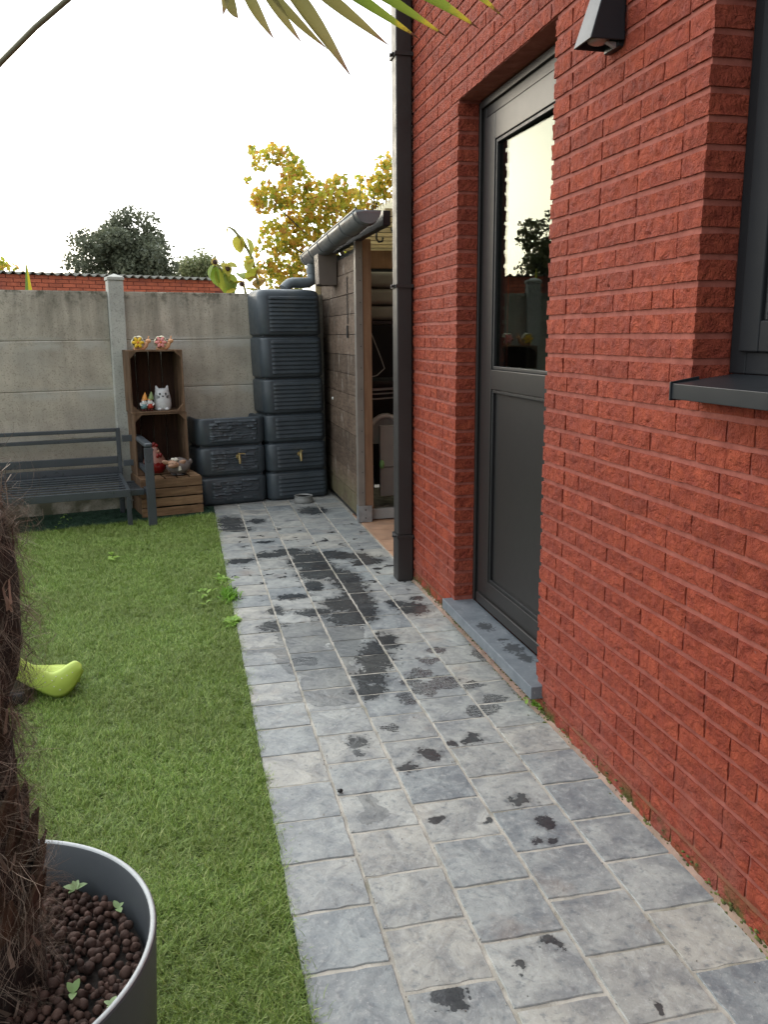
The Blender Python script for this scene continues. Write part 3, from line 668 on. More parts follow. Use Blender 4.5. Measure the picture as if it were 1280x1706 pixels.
for k in range(3):
    a,b=z2[k]+.005,z2[k+1]-.005;g=.016
    secs=[(a,g+.006),(a+.006,g),(a+.016,.005),(a+.028,0),(b-.028,0),(b-.014,.005),(b-.003,g),(b,g+.006)]
    mb=MB()
    if k==2:
        secs=secs[:4]+[(b-.02,0),(b-.006,.004),(b,.012),(b-.004,.022),(b-.03,.028),(b-.15,.03)]
    loft(mb,.572,.36,.07,secs);
    if k<2: pass
    mb.box(.03,.54,.03,.33,a-.012,a+.01)
    sec=mb.build('barrel_tier',M_barrel,T2,smooth=True);sec.data.set_sharp_from_angle(angle=R(50))
    rg=random.Random(40+k);rows=[];z=a+.030
    while z<b-.028:
        h=rg.uniform(.016,.028);x=0;seg=[]
        while x<1:
            l=rg.uniform(.10,.30);seg.append((x,x+l,rg.uniform(.003,.019)));x+=l
        rows.append((z,z+h,seg));z+=h
    pa,pb=a+.030,z
    def fn(u,v):
        zz=pa+(pb-pa)*v;x=.10+.40*u+0*v;zw=zz+.004*mnoise.noise(Vector((x*14,zz*20,k*3)))
        d=0
        for ra,rb2,seg in rows:
            if ra<=zw<rb2:
                for p,q,dd in seg:
                    if p<=u<q:
                        t=(zw-ra)/(rb2-ra);d=dd*(1-.6*t)*(1 if t>.12 else t/.12)
        d+=.0022*mnoise.noise(Vector((x*40,zz*70,k)))
        s=min(1,min(u,1-u)*22)*min(1,min(v,1-v)*14)
        return(x,-.002-max(-.002,d)*s,zz)
    MB().grid(fn,60,34).build('rock_panel',M_barrel,sec,smooth=True).data.set_sharp_from_angle(angle=R(35))
tap(T2,(.325,-.012,.395),True)
rim=MB();rim.grid(lambda u,v:(.03+.50*u,.335+.004*v,.690+v*(.030+.020*math.sin(u*6.0+1.2)*(.4+u*.6))),24,2)
rim.build('warped_rim',M_barrel,T2,smooth=True)
loose=MB();loose.grid(lambda u,v:(.035+.50*u,.06+.27*v,.668+.010*math.sin(u*5)),8,4).build('sunken_lid',M_black,T2)

# ------------------------------------------------------------ apple crates
CA=13.0
def wob(mb):return mb
def crate_open(loc,label,H=.475,Wd=.405,D=.295,lean=0):
    """crate on its short side, mouth to the front (-y); x centred"""
    c=thing('apple_crate',label,'wooden crate',loc,CA)
    t=.011;hw=Wd/2
    # side walls: two long slats each, with gap
    for s in(-1,1):
        for a,b in((0,D*.47),(D*.52,D)):
            x=s*(hw-t/2);MB().box(x-t/2,x+t/2,a,b,.012,H-.012).build('side_slat',M_crate,c,bevel=.0015)
    # end boards (top and bottom)
    for z in(0,H-.012):
        for a,b in((0,D*.48),(D*.5,D)):
            MB().box(-hw,hw,a,b,z,z+.012).build('end_board',M_crate,c,bevel=.0015)
    # back slats (crate floor)
    n=4;wd=Wd/n
    for i in range(n):
        MB().box(-hw+i*wd+.003,-hw+(i+1)*wd-.003,D,D+.009,0,H).build('floor_slat',M_cratein,c,bevel=.001)
    # triangular corner blocks
    for sx in(-1,1):
        for zz,sz in((.0125,1),(H-.0125,-1)):
            pr=[(sx*(hw-t-.0005),zz),(sx*(hw-t-.05),zz),(sx*(hw-t-.0005),zz+sz*.05)]
            MB().prism(pr,.001,.03).build('corner_block',M_crate,c,bevel=.001)
    return c
C0=Vector((-.19,6.80,0))
def cpt(lx,ly,z):
    a=R(CA);return(C0.x+lx*math.cos(a)-ly*math.sin(a),C0.y+lx*math.sin(a)+ly*math.cos(a),z)
cr_up=crate_open(cpt(-.008,0,.778),'upper open apple crate of the shelf, holding the white cat figure')
cr_lo=crate_open(cpt(0,0,.301),'middle open apple crate of the shelf, behind the red hen')
# bottom crate, slatted side to the front
cb=thing('apple_crate','bottom wooden crate of the shelf standing on the turf, slatted side to the front','wooden crate',cpt(.020,-.165,0),CA)
hw=.235;D=.40;Hh=.294
for i,(a,b) in enumerate(((.004,.066),(.078,.142),(.152,.214),(.222,.286))):
    MB().box(-hw,hw,-.006+.002*(i%2),.006,a,b).build('front_slat',M_crateh,cb,bevel=.002)
    MB().box(-hw,hw,D-.006,D+.006,a,b).build('back_slat',M_crate,cb,bevel=.002)
for s in(-1,1):
    for a,b in((.01,.14),(.148,.284)):
        MB().box(s*(hw-.012)-.006,s*(hw-.012)+.006,.008,D-.008,a,b).build('end_board',M_crate,cb,bevel=.002)
for i in range(5):
    w2=.47/5;MB().box(-hw+i*w2+.007,-hw+(i+1)*w2-.007,.0,D,.287,.296).build('top_slat',M_crateh,cb,bevel=.0015)
for s in(-1,1):
    for y in(.01,D-.03): MB().box(s*(hw-.03)-.011,s*(hw-.03)+.011,y,y+.02,.004,.284).build('corner_block',M_crate,cb)

# ------------------------------------------------------------ ceramic figures
def gl(name,c,rough=.25,var=.08,**k):return simple(name,c,rough,var,25,80,.0006,rnd=.0,**k)
M_catw=gl('white_glaze',(.52,.52,.52),.3);M_ink=gl('black_ink',(.01,.01,.01),.4)
M_red=gl('crimson_glaze',(.17,.008,.008),.16,.3);M_skin=gl('blush_glaze',(.27,.12,.09),.35);M_sheepb=gl('grey_brown_glaze',(.15,.125,.115),.4,.2);M_sheepf=gl('tan_clay',(.36,.20,.12),.45,.15)
M_wool=gl('cream_glaze',(.62,.58,.48),.3);M_yel=gl('yellow_petal',(.80,.50,.03),.3);M_cream=gl('cream_petal',(.72,.66,.48),.35,.2);M_peach=gl('peach_skin',(.66,.34,.17),.4);M_pink=gl('pink_petal',(.75,.28,.25),.3);M_ochre=gl('orange_center',(.65,.20,.04),.3)
M_gorange=gl('orange_cap',(.72,.30,.06),.35);M_ggreen=gl('green_cap',(.22,.30,.12),.35);M_gblue=gl('blue_coat',(.18,.33,.34),.35);M_gred=gl('red_coat',(.45,.05,.03),.35);M_beard=gl('white_beard',(.70,.70,.68),.4);M_boot=gl('dark_boot',(.10,.025,.02),.35)
# cat
cat=thing('cat_figure','white ceramic cat figure with pointed ears inside the upper crate','cat figure',cpt(.040,.085,.790),CA-6)
mb=MB();mb.lathe([(.0,0),(.052,0),(.062,.012),(.067,.045),(.066,.08),(.060,.115),(.053,.145),(.046,.160),(.030,.168),(0,.170)],28,Matrix.Diagonal((1,.82,1,1)),cap=False)
body=mb.build('body',M_catw,cat,smooth=True)
for s in(-1,1):
    e=MB();e.add([(s*.052,-.016,.142),(s*.016,-.018,.158),(s*.018,.018,.158),(s*.052,.016,.142),(s*.048,0,.205)],[(0,1,4),(1,2,4),(2,3,4),(3,0,4),(0,1,2,3)])
    e.build('ear',M_catw,cat,bevel=.006,seg=3)
    MB().ell((s*.022,-.0475,.128),(.0062,.004,.0100),n=10,m=8).build('eye',M_ink,cat,smooth=True)
    MB().ell((s*.028,-.045,.012),(.018,.018,.012),n=12,m=8).build('paw',M_catw,cat,smooth=True)
    wk=MB()
    for q in(-1,0,1):wk.tube([(s*.026,-.0490,.105+q*.004),(s*.040,-.0425,.106+q*.009),(s*.047,-.036,.107+q*.011)],.0018,5)
    wk.build('whiskers',M_ink,cat)
MB().ell((0,-.0505,.111),(.007,.004,.005),n=10,m=6).build('nose',M_ink,cat,smooth=True)
# gnomes
def gnome(x,y,z,mc,mcoat,label,s=1.0,tilt=0):
    g=thing('gnome_figure',label,'gnome figure',cpt(x,y,z),CA+tilt)
    MB().lathe([(0,.018*s),(.019*s,.018*s),(.023*s,.03*s),(.020*s,.055*s),(.012*s,.068*s),(0,.07*s)],16,cap=False).build('coat',mcoat,g,smooth=True)
    MB().ell((0,-.003,.072*s),(.016*s,.015*s,.016*s),n=14,m=10).build('face',M_peach,g,smooth=True)
    MB().ell((0,-.011,.058*s),(.019*s,.012*s,.020*s),n=14,m=10).build('beard',M_beard,g,smooth=True)
    MB().ell((0,-.019*s,.074*s),(.005*s,.006*s,.005*s),n=8,m=6).build('nose',M_peach,g,smooth=True)
    MB().lathe([(.019*s,.078*s),(.020*s,.083*s),(.014*s,.10*s),(.006*s,.122*s),(0,.132*s)],14,Matrix.Rotation(R(6),4,'Y'),cap=False).build('cap',mc,g,smooth=True)
    for q in(-1,1):
        MB().ell((q*.011,-.004,.010),(.010,.014,.010),n=10,m=6).build('boot',M_boot,g,smooth=True)
        MB().tube([(q*.020*s,0,.058*s),(q*.026*s,-.010,.045*s),(q*.016*s,-.020,.040*s)],[.006,.006,.005],8).build('arm',M_beard,g,smooth=True)
gnome(-.112,.045,.790,M_gorange,M_gblue,'small bearded garden gnome with an orange cap, left of the pair in the upper crate',1.12,8)
gnome(-.064,.050,.790,M_ggreen,M_gred,'small bearded garden gnome with a green cap, beside the white cat',1.15,-10)
# snails
def snail(x,mface,mshell,label):
    s=thing('snail_figure',label,'snail figure',cpt(x,.05,1.2535),CA-6)
    MB().lathe([(.0,-.001),(.036,.0),(.046,.006),(.047,.022),(.040,.036),(.022,.044),(0,.046)],22,Matrix.Translation((-.012,.0,.056))@Matrix.Rotation(R(78),4,'Y')@Matrix.Diagonal((1,.72,1,1)),cap=False).build('shell_coil',mshell,s,smooth=True)
    # foot and neck
    b=MB();b.tube([(-.045,0,.010),(0,0,.012),(.03,0,.016),(.045,0,.030),(.054,0,.048),(.062,-.002,.062)],[.010,.020,.019,.016,.014,.012],12);b.ell((.066,-.002,.066),(.021,.017,.017))
    b.build('body',M_peach,s,smooth=True)
    for q in(-1,1):
        MB().tube([(.066,q*.006,.078),(.070,q*.010,.096)],.0032,8).ell((.0705,q*.0105,.099),(.005,.005,.005),n=8,m=6).build('feeler',M_peach,s,smooth=True)
    # shell = thick disc of petals seen from the flower side
    n=48;prof=[]
    def disc(yy,rs,k):return[( -.012+rs*(1+.07*math.cos(k*2*math.pi*i/n))*math.cos(2*math.pi*i/n),yy,.056+rs*(1+.07*math.cos(k*2*math.pi*i/n))*math.sin(2*math.pi*i/n)) for i in range(n)]
    v=disc(-.026,.030,6)+disc(-.032,.043,6)+disc(-.020,.047,6)+disc(.004,.046,9)+disc(.020,.035,9)+[(-.012,-.022,.056),(-.012,.024,.056)]
    f=[(a*n+i,a*n+(i+1)%n,(a+1)*n+(i+1)%n,(a+1)*n+i) for a in range(1,4) for i in range(n)]
    MB().add(v,f+[(4*n+i,4*n+(i+1)%n,5*n+1) for i in range(n)]).build('shell',mshell,s,smooth=True)
    fl=MB()
    for i in range(6):
        a=2*math.pi*i/6;fl.ell((-.012+.024*math.cos(a),-.032,.056+.024*math.sin(a)),(.021,.006,.012),Matrix.Rotation(-a,4,'Y'),n=10,m=8)
    fl.build('flower',mface,s,smooth=True)
    MB().ell((-.012,-.038,.056),(.008,.005,.008),n=10,m=6).build('flower_center',M_ochre,s,smooth=True)
snail(-.115,M_yel,M_cream,'snail figure with a yellow flower shell on top of the crate shelf')
snail(.055,M_pink,M_cream,'snail figure with a pink flower shell on top of the crate shelf')
# hen
hen=thing('hen_figure','glossy dark red ceramic hen in front of the middle crate','hen figure',cpt(-.062,.030,.3135),CA-4);hen.scale=(1.2,1.2,1.25)
MB().lathe([(0,0),(.055,0),(.068,.02),(.074,.045),(.070,.07),(.060,.088),(0,.10)],24,Matrix.Diagonal((1,.85,1,1)),cap=False).build('body',M_red,hen,smooth=True)
hb=[]
n=28;v=[]
for j,(r,z) in enumerate(((.071,.070),(.067,.083),(.054,.105),(.040,.125),(.031,.145),(.022,.158),(0,.164))):
    for i in range(n):
        a=2*math.pi*i/n;zz=z-(.008*(i%2) if j==0 else 0);v.append((r*1.01*math.cos(a),r*.87*math.sin(a),zz))
MB().add(v,[(j*n+i,j*n+(i+1)%n,(j+1)*n+(i+1)%n,(j+1)*n+i) for j in range(6) for i in range(n)]).build('breast',M_skin,hen,smooth=True)
cm_=MB()
for x,z,r in((-.012,.165,.012),(.002,.175,.014),(.016,.168,.012)):cm_.ell((x,-.004,z),(r,.008,r))
cm_.build('comb',M_red,hen,smooth=True)
wt=MB();wt.ell((.016,-.046,.108),(.011,.010,.016)).ell((.036,-.042,.112),(.010,.010,.015));wt.build('wattle',M_red,hen,smooth=True)
MB().lathe([(.008,0),(0,.018)],10,Matrix.Translation((.024,-.036,.135))@Matrix.Rotation(R(100),4,'X'),cap=False).build('beak',M_sheepf,hen,smooth=True)
MB().ell((-.008,-.029,.146),(.004,.004,.004),n=8,m=6).ell((.020,-.024,.147),(.003,.003,.004),n=8,m=6).build('eye',M_ink,hen,smooth=True)
# sheep
M_crate=M_crate
shp=thing('sheep_figure','round grey brown ceramic sheep with tan face on top of the bottom crate','sheep figure',cpt(.095,-.085,.2965),CA-8)
MB().ell((0,0,.072),(.092,.075,.068),n=28,m=18).ell((0,0,.012),(.06,.05,.014)).build('body',M_sheepb,shp,smooth=True)
MB().ell((-.040,-.066,.098),(.046,.030,.028),Matrix.Rotation(R(14),4,'Y')@Matrix.Rotation(R(-12),4,'Z')).ell((-.052,-.083,.086),(.030,.018,.018)).build('face',M_sheepf,shp,smooth=True)
for q,M in((-1,Matrix.Translation((-.094,-.058,.112))@Matrix.Rotation(R(18),4,'Y')),(1,Matrix.Translation((.026,-.058,.108))@Matrix.Rotation(R(28),4,'Y'))):
    MB().ell((0,0,0),(.032,.010,.017),M,n=14,m=8).build('ear',M_sheepf,shp,smooth=True) if False else MB().ell(tuple(M.translation),(.032,.010,.017),Matrix.Rotation(R(18*-q),4,'Y'),n=14,m=8).build('ear',M_sheepf,shp,smooth=True)
wl=MB()
for k in range(12):
    a=k*2.4;wl.ell((-.026+.022*math.cos(a)*(.3+.06*k),-.056+.014*math.sin(a),.130+.004*math.sin(k*3)),(.013,.012,.010),n=10,m=6)
wl.build('wool_tuft',M_wool,shp,smooth=True)
for x in(-.036,-.012):MB().ell((x-.01,-.092,.108),(.0035,.003,.004),n=8,m=6).build('eye',M_ink,shp,smooth=True)
MB().prism([(-.006,.046),(.018,.052),(.012,.082),(-.002,.084)],-.083,-.080).build('tag',M_wool,shp)
MB().ell((.095,.01,.10),(.016,.012,.024),n=10,m=8).build('tail',M_sheepb,shp,smooth=True)
for x in(-.03,.03):MB().ell((x,-.035,.010),(.020,.020,.010),n=12,m=6).build('foot',M_ink,shp,smooth=True)

# ------------------------------------------------------------ dog bowl
bw=thing('pet_bowl','small grey pet bowl standing on the slabs in front of the tall rain barrel','bowl',(.915,6.90,0.001))
MB().lathe([(0,.004),(.074,.004),(.080,.0),(.083,.002),(.078,.03),(.074,.052),(.078,.056),(.073,.058),(.069,.052),(.066,.012),(0,.008)],32,cap=False).build('bowl_shell',simple('grey_enamel',(.20,.20,.19),.45,.1,12),bw,smooth=True)
wd=MB();wd.lathe([(.0,.046),(.069,.046)],28).build('water',simple('bowl_water',(.03,.035,.03),.05,.05),bw)

# ------------------------------------------------------------ garden bench
bench=thing('garden_bench','charcoal metal slatted garden bench with one square armrest against the concrete fence','bench',(-.275,6.312,0),10)
XL=-1.75
def bar(nm,x0,x1,y0,y1,z0,z1,b=.003,par=None):return MB().box(x0,x1,y0,y1,z0,z1).build(nm,M_bench,par or bench,bevel=b)
# seat
SX=-.135;sy0=.062;sy1=.60;sz=.268
bar('front_rail',XL,SX-.001,sy0,sy0+.03,sz-.055,sz)
TL=.078
bar('rear_rail',XL,SX-.001,sy1-.03,sy1,sz-.010,sz+.042)
MB().bar((SX-.0155,sy0+.0305,sz-.021),(SX-.0155,sy1-.0305,sz+.021),.030,.040).build('side_rail',M_bench,bench,bevel=.003)
ns_=7
for i in range(ns_):
    y=sy0+.052+i*(sy1-sy0-.11)/(ns_-1);bar('seat_slat',XL,SX-.031,y-.020,y+.020,sz-.000+(y-sy0)*TL,sz+.006+(y-sy0)*TL,0)
bar('front_leg',SX-.033,SX,sy0+.001,sy0+.034,0,sz-.0555)
bar('rear_leg',SX-.033,SX,sy1-.034,sy1-.001,0,sz-.0555)
bar('front_leg',XL,XL+.033,sy0+.001,sy0+.034,0,sz-.0555);bar('rear_leg',XL,XL+.033,sy1-.034,sy1-.001,0,sz-.0555)
# lower extension between seat and arm
bar('extension_rail',SX+.001,-.026,.17,.20,.20,.245);bar('extension_rail',SX+.001,-.026,.57,.60,.20,.245)
for i in range(7):
    y=.225+i*.05;bar('extension_slat',SX+.001,-.026,y-.013,y+.013,.222,.236,0)
# arm loop
bar('arm_post',-.030,.030,-.012,.026,0,.570);
am=MB();am.box(-.030,.030,-.012,.62,.5705,.606).build('armrest',M_bench,bench,bevel=.014,seg=3)
bar('arm_post',-.030,.030,.585,.620,0,.570)
bar('arm_side_rail',-.016,.012,.0225,.5845,.365,.40);bar('arm_side_rail',-.016,.012,.0225,.5845,.200,.245)
bar('back_link',SX+.02,-.027,.590,.618,.555,.605);bar('back_link',SX+.02,-.027,.590,.618,.365,.41)
bar('back_link',SX+.02,-.027,.590,.618,.05,.09,.002) if False else None
# back
M_=lambda y:y
bar('back_post',SX-.020,SX+.012,.625,.655,.0,.660)
bar('top_rail',XL,SX-.021,.622,.655,.632,.660);bar('upper_rail',XL,SX-.021,.632,.660,.560,.588)
bar('lower_back_rail',XL,SX-.021,.622,.650,.385,.442);bar('lower_back_rail',XL,SX-.021,.625,.650,.305,.36)
bar('back_post',XL,XL+.03,.661,.69,.0,.650)
dry=MB();  # fallen leaves on the seat
for x,y in((-.98,.44),(-.62,.25)):dry.add([(x-.02,y-.012,sz+.004),(x+.02,y-.010,sz+.006),(x+.026,y+.012,sz+.004),(x-.010,y+.014,sz+.010)],[(0,1,2,3)])
setp(dry.build('dry_leaf',M_cratein),'two small dead leaves lying on the bench slats','dead leaf')
bpy.data.objects['dry_leaf'].matrix_world=WM[bench.name]

# ------------------------------------------------------------ shelter with plank wall
shed=thing('garden_shelter','wooden garden shelter with weathered plank side wall and open front','shelter',(1.2,6.02,0))
zp=.045;k=0
hs=[.150,.145,.148,.140,.150,.138,.150,.142,.148,.146,.142,.150,.12]
while k<13:
    h=hs[k];x=random.uniform(-.002,.002)
    MB().box(1.203+x,1.222+x,6.066,7.56,zp+.001,zp+h-.0025).build('wall_plank',M_plank,shed,world=True,bevel=.003);zp+=h;k+=1
MB().box(1.225,1.25,6.07,7.56,.0,1.95).build('wall_backing',M_dark,shed,world=True)
MB().box(1.2505,1.313,6.005,6.065,.10,2.0).build('corner_post',M_postw,shed,world=True,bevel=.003)
fl=MB().box(1.2005,1.2495,6.0,6.0645,.10,2.0).build('corner_flashing',simple('grey_brown_flashing',(.16,.14,.12),.5,.15),shed,world=True,bevel=.001)
sc=MB()
for k in range(12):sc.box(1.228,1.234,5.996,6.001,.22+k*.15,.226+k*.15)
sc.build('screws',M_black,fl,world=True)
br=MB().box(1.203,1.298,5.992,5.9985,.004,.125).box(1.196,1.2025,5.992,6.06,.004,.125).build('post_bracket',M_galv,shed,world=True)
MB().lathe([(.005,0),(.005,.003)],8,Matrix.Translation((1.25,5.991,.095))@Matrix.Rotation(R(90),4,'X')).lathe([(.005,0),(.005,.003)],8,Matrix.Translation((1.25,5.991,.035))@Matrix.Rotation(R(90),4,'X')).build('bolt_head',M_black,br,world=True)
MB().box(1.299,3.1,6.05,6.10,.01,.085).build('sill_beam',M_greyp,shed,world=True,bevel=.003)
MB().box(1.2,1.245,5.14,7.6,1.985,2.07).build('eaves_beam',M_dark,shed,world=True,bevel=.003)
MB().box(1.26,3.2,5.06,5.11,2.06,2.11).build('front_rafter',M_ltwood,shed,world=True,bevel=.003)
# ceiling boards + roof sheet rising to the right
for i in range(9):
    y=5.3+i*.27;z=2.060
    MB().box(1.25,3.2,y,y+.05,z,z+.045).build('roof_batten',M_ltwood,shed,world=True)
rf=MB()
def rfn(u,v):
    x=1.24+u*2.0;y=5.12+v*2.5;return(x,y,2.12+.05*(x-1.2)+.014*math.sin(y*2*math.pi/.076))
rf.grid(rfn,2,180).build('roof_sheet',leafmat('translucent_cream_sheet',[(0,(.62,.58,.40)),(1,(.66,.62,.45))],.6,.4),shed,world=True,smooth=True)
for i in range(5):
    MB().box(1.30,3.2,5.12+.0,5.16,2.19+.035*i,2.208+.035*i).build('front_louvre',M_ltwood,shed,world=True)
MB().box(1.25,3.2,7.56,7.6,.0,2.03).build('rear_wall',M_dark,shed,world=True)
MB().box(3.16,3.2,4.6,7.55,0,2.35).build('side_wall',M_dark,shed,world=True)
MB().box(1.36,3.15,7.0,7.06,1.88,2.02).build('inner_beam',M_postw,shed,world=True,bevel=.003)
# gutter
gp=[]
GX,GZ,gr=1.098,2.062,.074
def gsec(y,dz):return[(GX+gr*math.cos(R(a)),y,GZ+dz+gr*math.sin(R(a))) for a in range(180,361,15)]
gs=MB();ys=[5.08,5.7,6.3,6.9,7.52];v=[];
for y in ys:v+=gsec(y,-.022*(y-5.08))
n=13;gs.add(v,[(i*n+k,i*n+k+1,(i+1)*n+k+1,(i+1)*n+k) for i in range(4) for k in range(n-1)])
gs.add(gsec(5.08,0),[tuple(range(13))]);gs.add(gsec(7.52,-.0537),[tuple(range(13))])
gs.tube([(GX-gr,5.08,GZ+.004),(GX-gr,7.52,GZ+.004-.0537)],.007,8)
gut=gs.build('gutter',M_zinc,shed,world=True,smooth=True);gut.data.set_sharp_from_angle(angle=R(50))
sd_=gut.modifiers.new('s','SOLIDIFY');sd_.thickness=.003
for y in(5.16,5.62,6.08,6.54,7.0,7.42):
    q=MB();dz=-.022*(y-5.08);q.tube([(GX+(gr+.003)*math.cos(R(a)),y,GZ+dz+(gr+.003)*math.sin(R(a))) for a in range(175,366,14)],.0055,6);q.build('gutter_bracket',M_zinc,gut,world=True,smooth=True)
sp_=MB();sp_.tube([(1.115,7.36,1.985),(1.115,7.36,1.93),(1.10,7.36,1.90)],[.06,.05,.046],16)
sp_.tube([(1.10,7.36,1.93),(1.10,7.36,1.83),(1.09,7.355,1.80),(1.06,7.35,1.785),(1.0,7.34,1.782),(.93,7.32,1.782),(.90,7.31,1.775),(.87,7.30,1.752),(.85,7.29,1.73)],.043,16)
sp_.tube([(1.10,7.36,1.90),(1.10,7.36,1.86)],.049,16)
sp_.build('gutter_spout',M_pvc,shed,world=True,smooth=True).data.set_sharp_from_angle(angle=R(50))
MB().box(1.16,1.22,7.565,7.60,1.6,2.02).build('end_board',M_ltwood,shed,world=True)
hk=MB();hk.tube([(1.33,5.9,2.03),(1.33,5.9,1.99),(1.345,5.9,1.97),(1.37,5.9,1.975),(1.375,5.9,2.0)],.007,8);hk.build('ceiling_hook',M_black,shed,world=True,smooth=True)
hk=MB();hk.tube([(1.43,5.9,2.08),(1.44,5.9,2.04),(1.46,5.9,2.02),(1.48,5.9,2.03)],.007,8);hk.build('ceiling_hook',M_black,shed,world=True,smooth=True)
# box on the plank wall
bx=thing('wall_box','taupe metal box hung high on the plank wall below the gutter','wall box',(1.2,6.80,1.73))
MB().prism([(-.145,.01),(-.125,0),(-.004,0),(-.004,.235),(-.150,.235)],-.09,.10).build('case',M_boxm,bx,bevel=.004)
MB().box(-.150,-.0045,-.093,.103,.2355,.245).build('lid',M_boxm,bx,bevel=.003)
MB().ell((-.148,0,.19),(.006,.012,.018),n=10,m=6).build('entry_hole',M_black,bx)
ch=MB();  # hanging chain on the plank wall
for k in range(24):
    z=1.76-k*.014;ch.tube([(1.196+.003*math.cos(a),6.30+.006*math.cos(a)*(k%2),z+.009*math.sin(a)) if k%2 else (1.196+.005*math.cos(a),6.30,z+.009*math.sin(a)) for a in[i*math.pi/3 for i in range(7)]],.0022,5)
ch.tube([(1.193,6.30,1.42),(1.193,6.30,1.33)],.007,8)
setp(ch.build('hanging_chain',M_black),'thin black chain hanging down the plank wall beside the post','chain')
MB_=MB().lathe([(0,0),(.012,.002),(.014,.01),(0,.014)],12,Matrix.Translation((1.203,7.02,.84))@Matrix.Rotation(R(-90),4,'Y'),cap=False)
setp(MB_.build('white_knob',M_white,smooth=True),'small white round knob low on the plank wall beside the tall barrel','knob')

# ---- things stored inside the shelter
for i,(z,h) in enumerate(((1.705,.115),(1.58,.118),(1.46,.112))):
    mb=MB();mb.box(1.36,1.95,6.50+.02*i,7.0,z,z+h)
    o=mb.build('seat_cushion',M_cush,bevel=.035,seg=4)
    setp(o,('topmost','middle','lowest')[i]+' taupe seat cushion of the stack seen between post and downpipe','cushion',None)
t=thing('storage_rack','dark storage rack carrying the cushions inside the shelter','rack',(1.6,6.8,0))
MB().box(1.34,2.1,6.48,7.05,1.43,1.455).box(1.34,2.1,6.48,7.05,.98,1.0).build('rack_shade_shelf',M_black,t,world=True)  # solid shelf under the cushions added to shade the space below
for x in(1.36,2.08):
    for y in(6.47,7.03):MB().box(x-.012,x+.012,y-.012,y+.012,0,1.4285).build('rack_post',M_black,t,world=True) if x>2 or y>7 else None
t=thing('round_table','folded white round plastic table leaning inside the shelter','table',(1.55,6.62,.70))
mb=MB();mb.tube([(1.55+.16*math.cos(R(a)),6.62,.50+.22*math.sin(R(a))) for a in range(0,181,12)],.022,10);mb.box(1.33,1.78,6.60,6.64,.36,.50) if False else None
mb.build('table_rim',M_white,t,world=True,smooth=True)
MB().prism([(1.55+.15*math.cos(R(a)),.50+.21*math.sin(R(a))) for a in range(0,181,12)],6.61,6.625).build('table_top',M_greyp,t,world=True)
t=thing('plastic_cabinet','pale grey plastic cabinet door standing inside the shelter','cabinet',(1.6,6.5,0))
MB().box(1.468,1.9,6.46,6.50,.10,.66).build('cabinet_door',M_greyp,t,world=True,bevel=.006)
MB().box(1.468,1.9,6.455,6.4595,.33,.335).build('seam',M_black,t,world=True)
gh=MB();gh.ell((1.475,6.43,.36),(.022,.02,.035),n=12,m=8);setp(gh.build('green_toy',simple('pale_green_plastic',(.25,.50,.20),.4),smooth=True),'small pale green plastic object hanging on the cabinet inside the shelter','toy')
ls=MB()
for z in(.935,.90,.865):ls.tube([(1.30,6.55,z),(1.45,6.53,z-.004*(z<.9)),(1.75,6.56,z+.01)],.006 if z<.93 else .010,8)
setp(ls.build('coiled_hose',M_greyp,smooth=True),'coils of pale grey hose on the rack inside the shelter','hose')
cb_=MB();cb_.tube([(1.36,6.4,1.47),(1.40,6.4,1.35),(1.47,6.41,1.18),(1.50,6.42,1.10),(1.44,6.41,1.05),(1.36,6.4,1.03)],.004,6)
setp(cb_.build('black_cable',M_greyp,smooth=True),'thin looping cable hanging inside the shelter below the cushions','cable')
bl=MB();bl.lathe([(0,0),(.05,0),(.055,.05),(.05,.2),(.02,.26),(.02,.29),(0,.29)],14,Matrix.Translation((1.43,6.75,.10)),cap=False)
setp(bl.build('blue_bottle',simple('dark_blue_plastic',(.02,.035,.09),.3),smooth=True),'dark blue bottle on the shelter floor behind the post','bottle')

# ------------------------------------------------------------ neighbour's red brick building
nb=thing('brick_outbuilding','low orange red painted brick outbuilding with corrugated roof behind the concrete fence','outbuilding',(-2.743,15.0,0),23)
M_nbrick=simple('orange_red_brick',(.50,.125,.062),.75,.2,12,60,.003,dirt=(.26,.07,.05))
M_nmort=simple('red_brown_joint',(.20,.06,.045),.9,.2,10)
nw=MB().box(-6,3.86,.008,.25,0,2.349).box(3.66,3.86,.26,4,0,2.349).build('wall',M_nmort,nb)
nbm=MB().box(-.104,.104,-.0,.06,-.0275,.0275).mesh('brick',M_nbrick)
for k in range(7):
    z=1.95+.064*k-.032+.02;x=-1.35+(.11 if k%2 else 0)
    while x<3.78:
        link('brick',nbm,nw,Matrix.Translation((x,random.uniform(-.004,0),z))@Matrix.Diagonal((.99,1,.98,1)));x+=.219
rf=MB();rf.grid(lambda u,v:(-6+9.95*u,-.06+v*3.2,2.378+v*.10+.024*math.sin((-6+9.95*u)*2*math.pi/.15)),520,3)
ro=rf.build('corrugated_roof',simple('mossy_fibre_cement',(.24,.235,.205),.9,.3,8,40,.004,dirt=(.15,.15,.11)),nb,smooth=True)
q=ro.modifiers.new('s','SOLIDIFY');q.thickness=.012

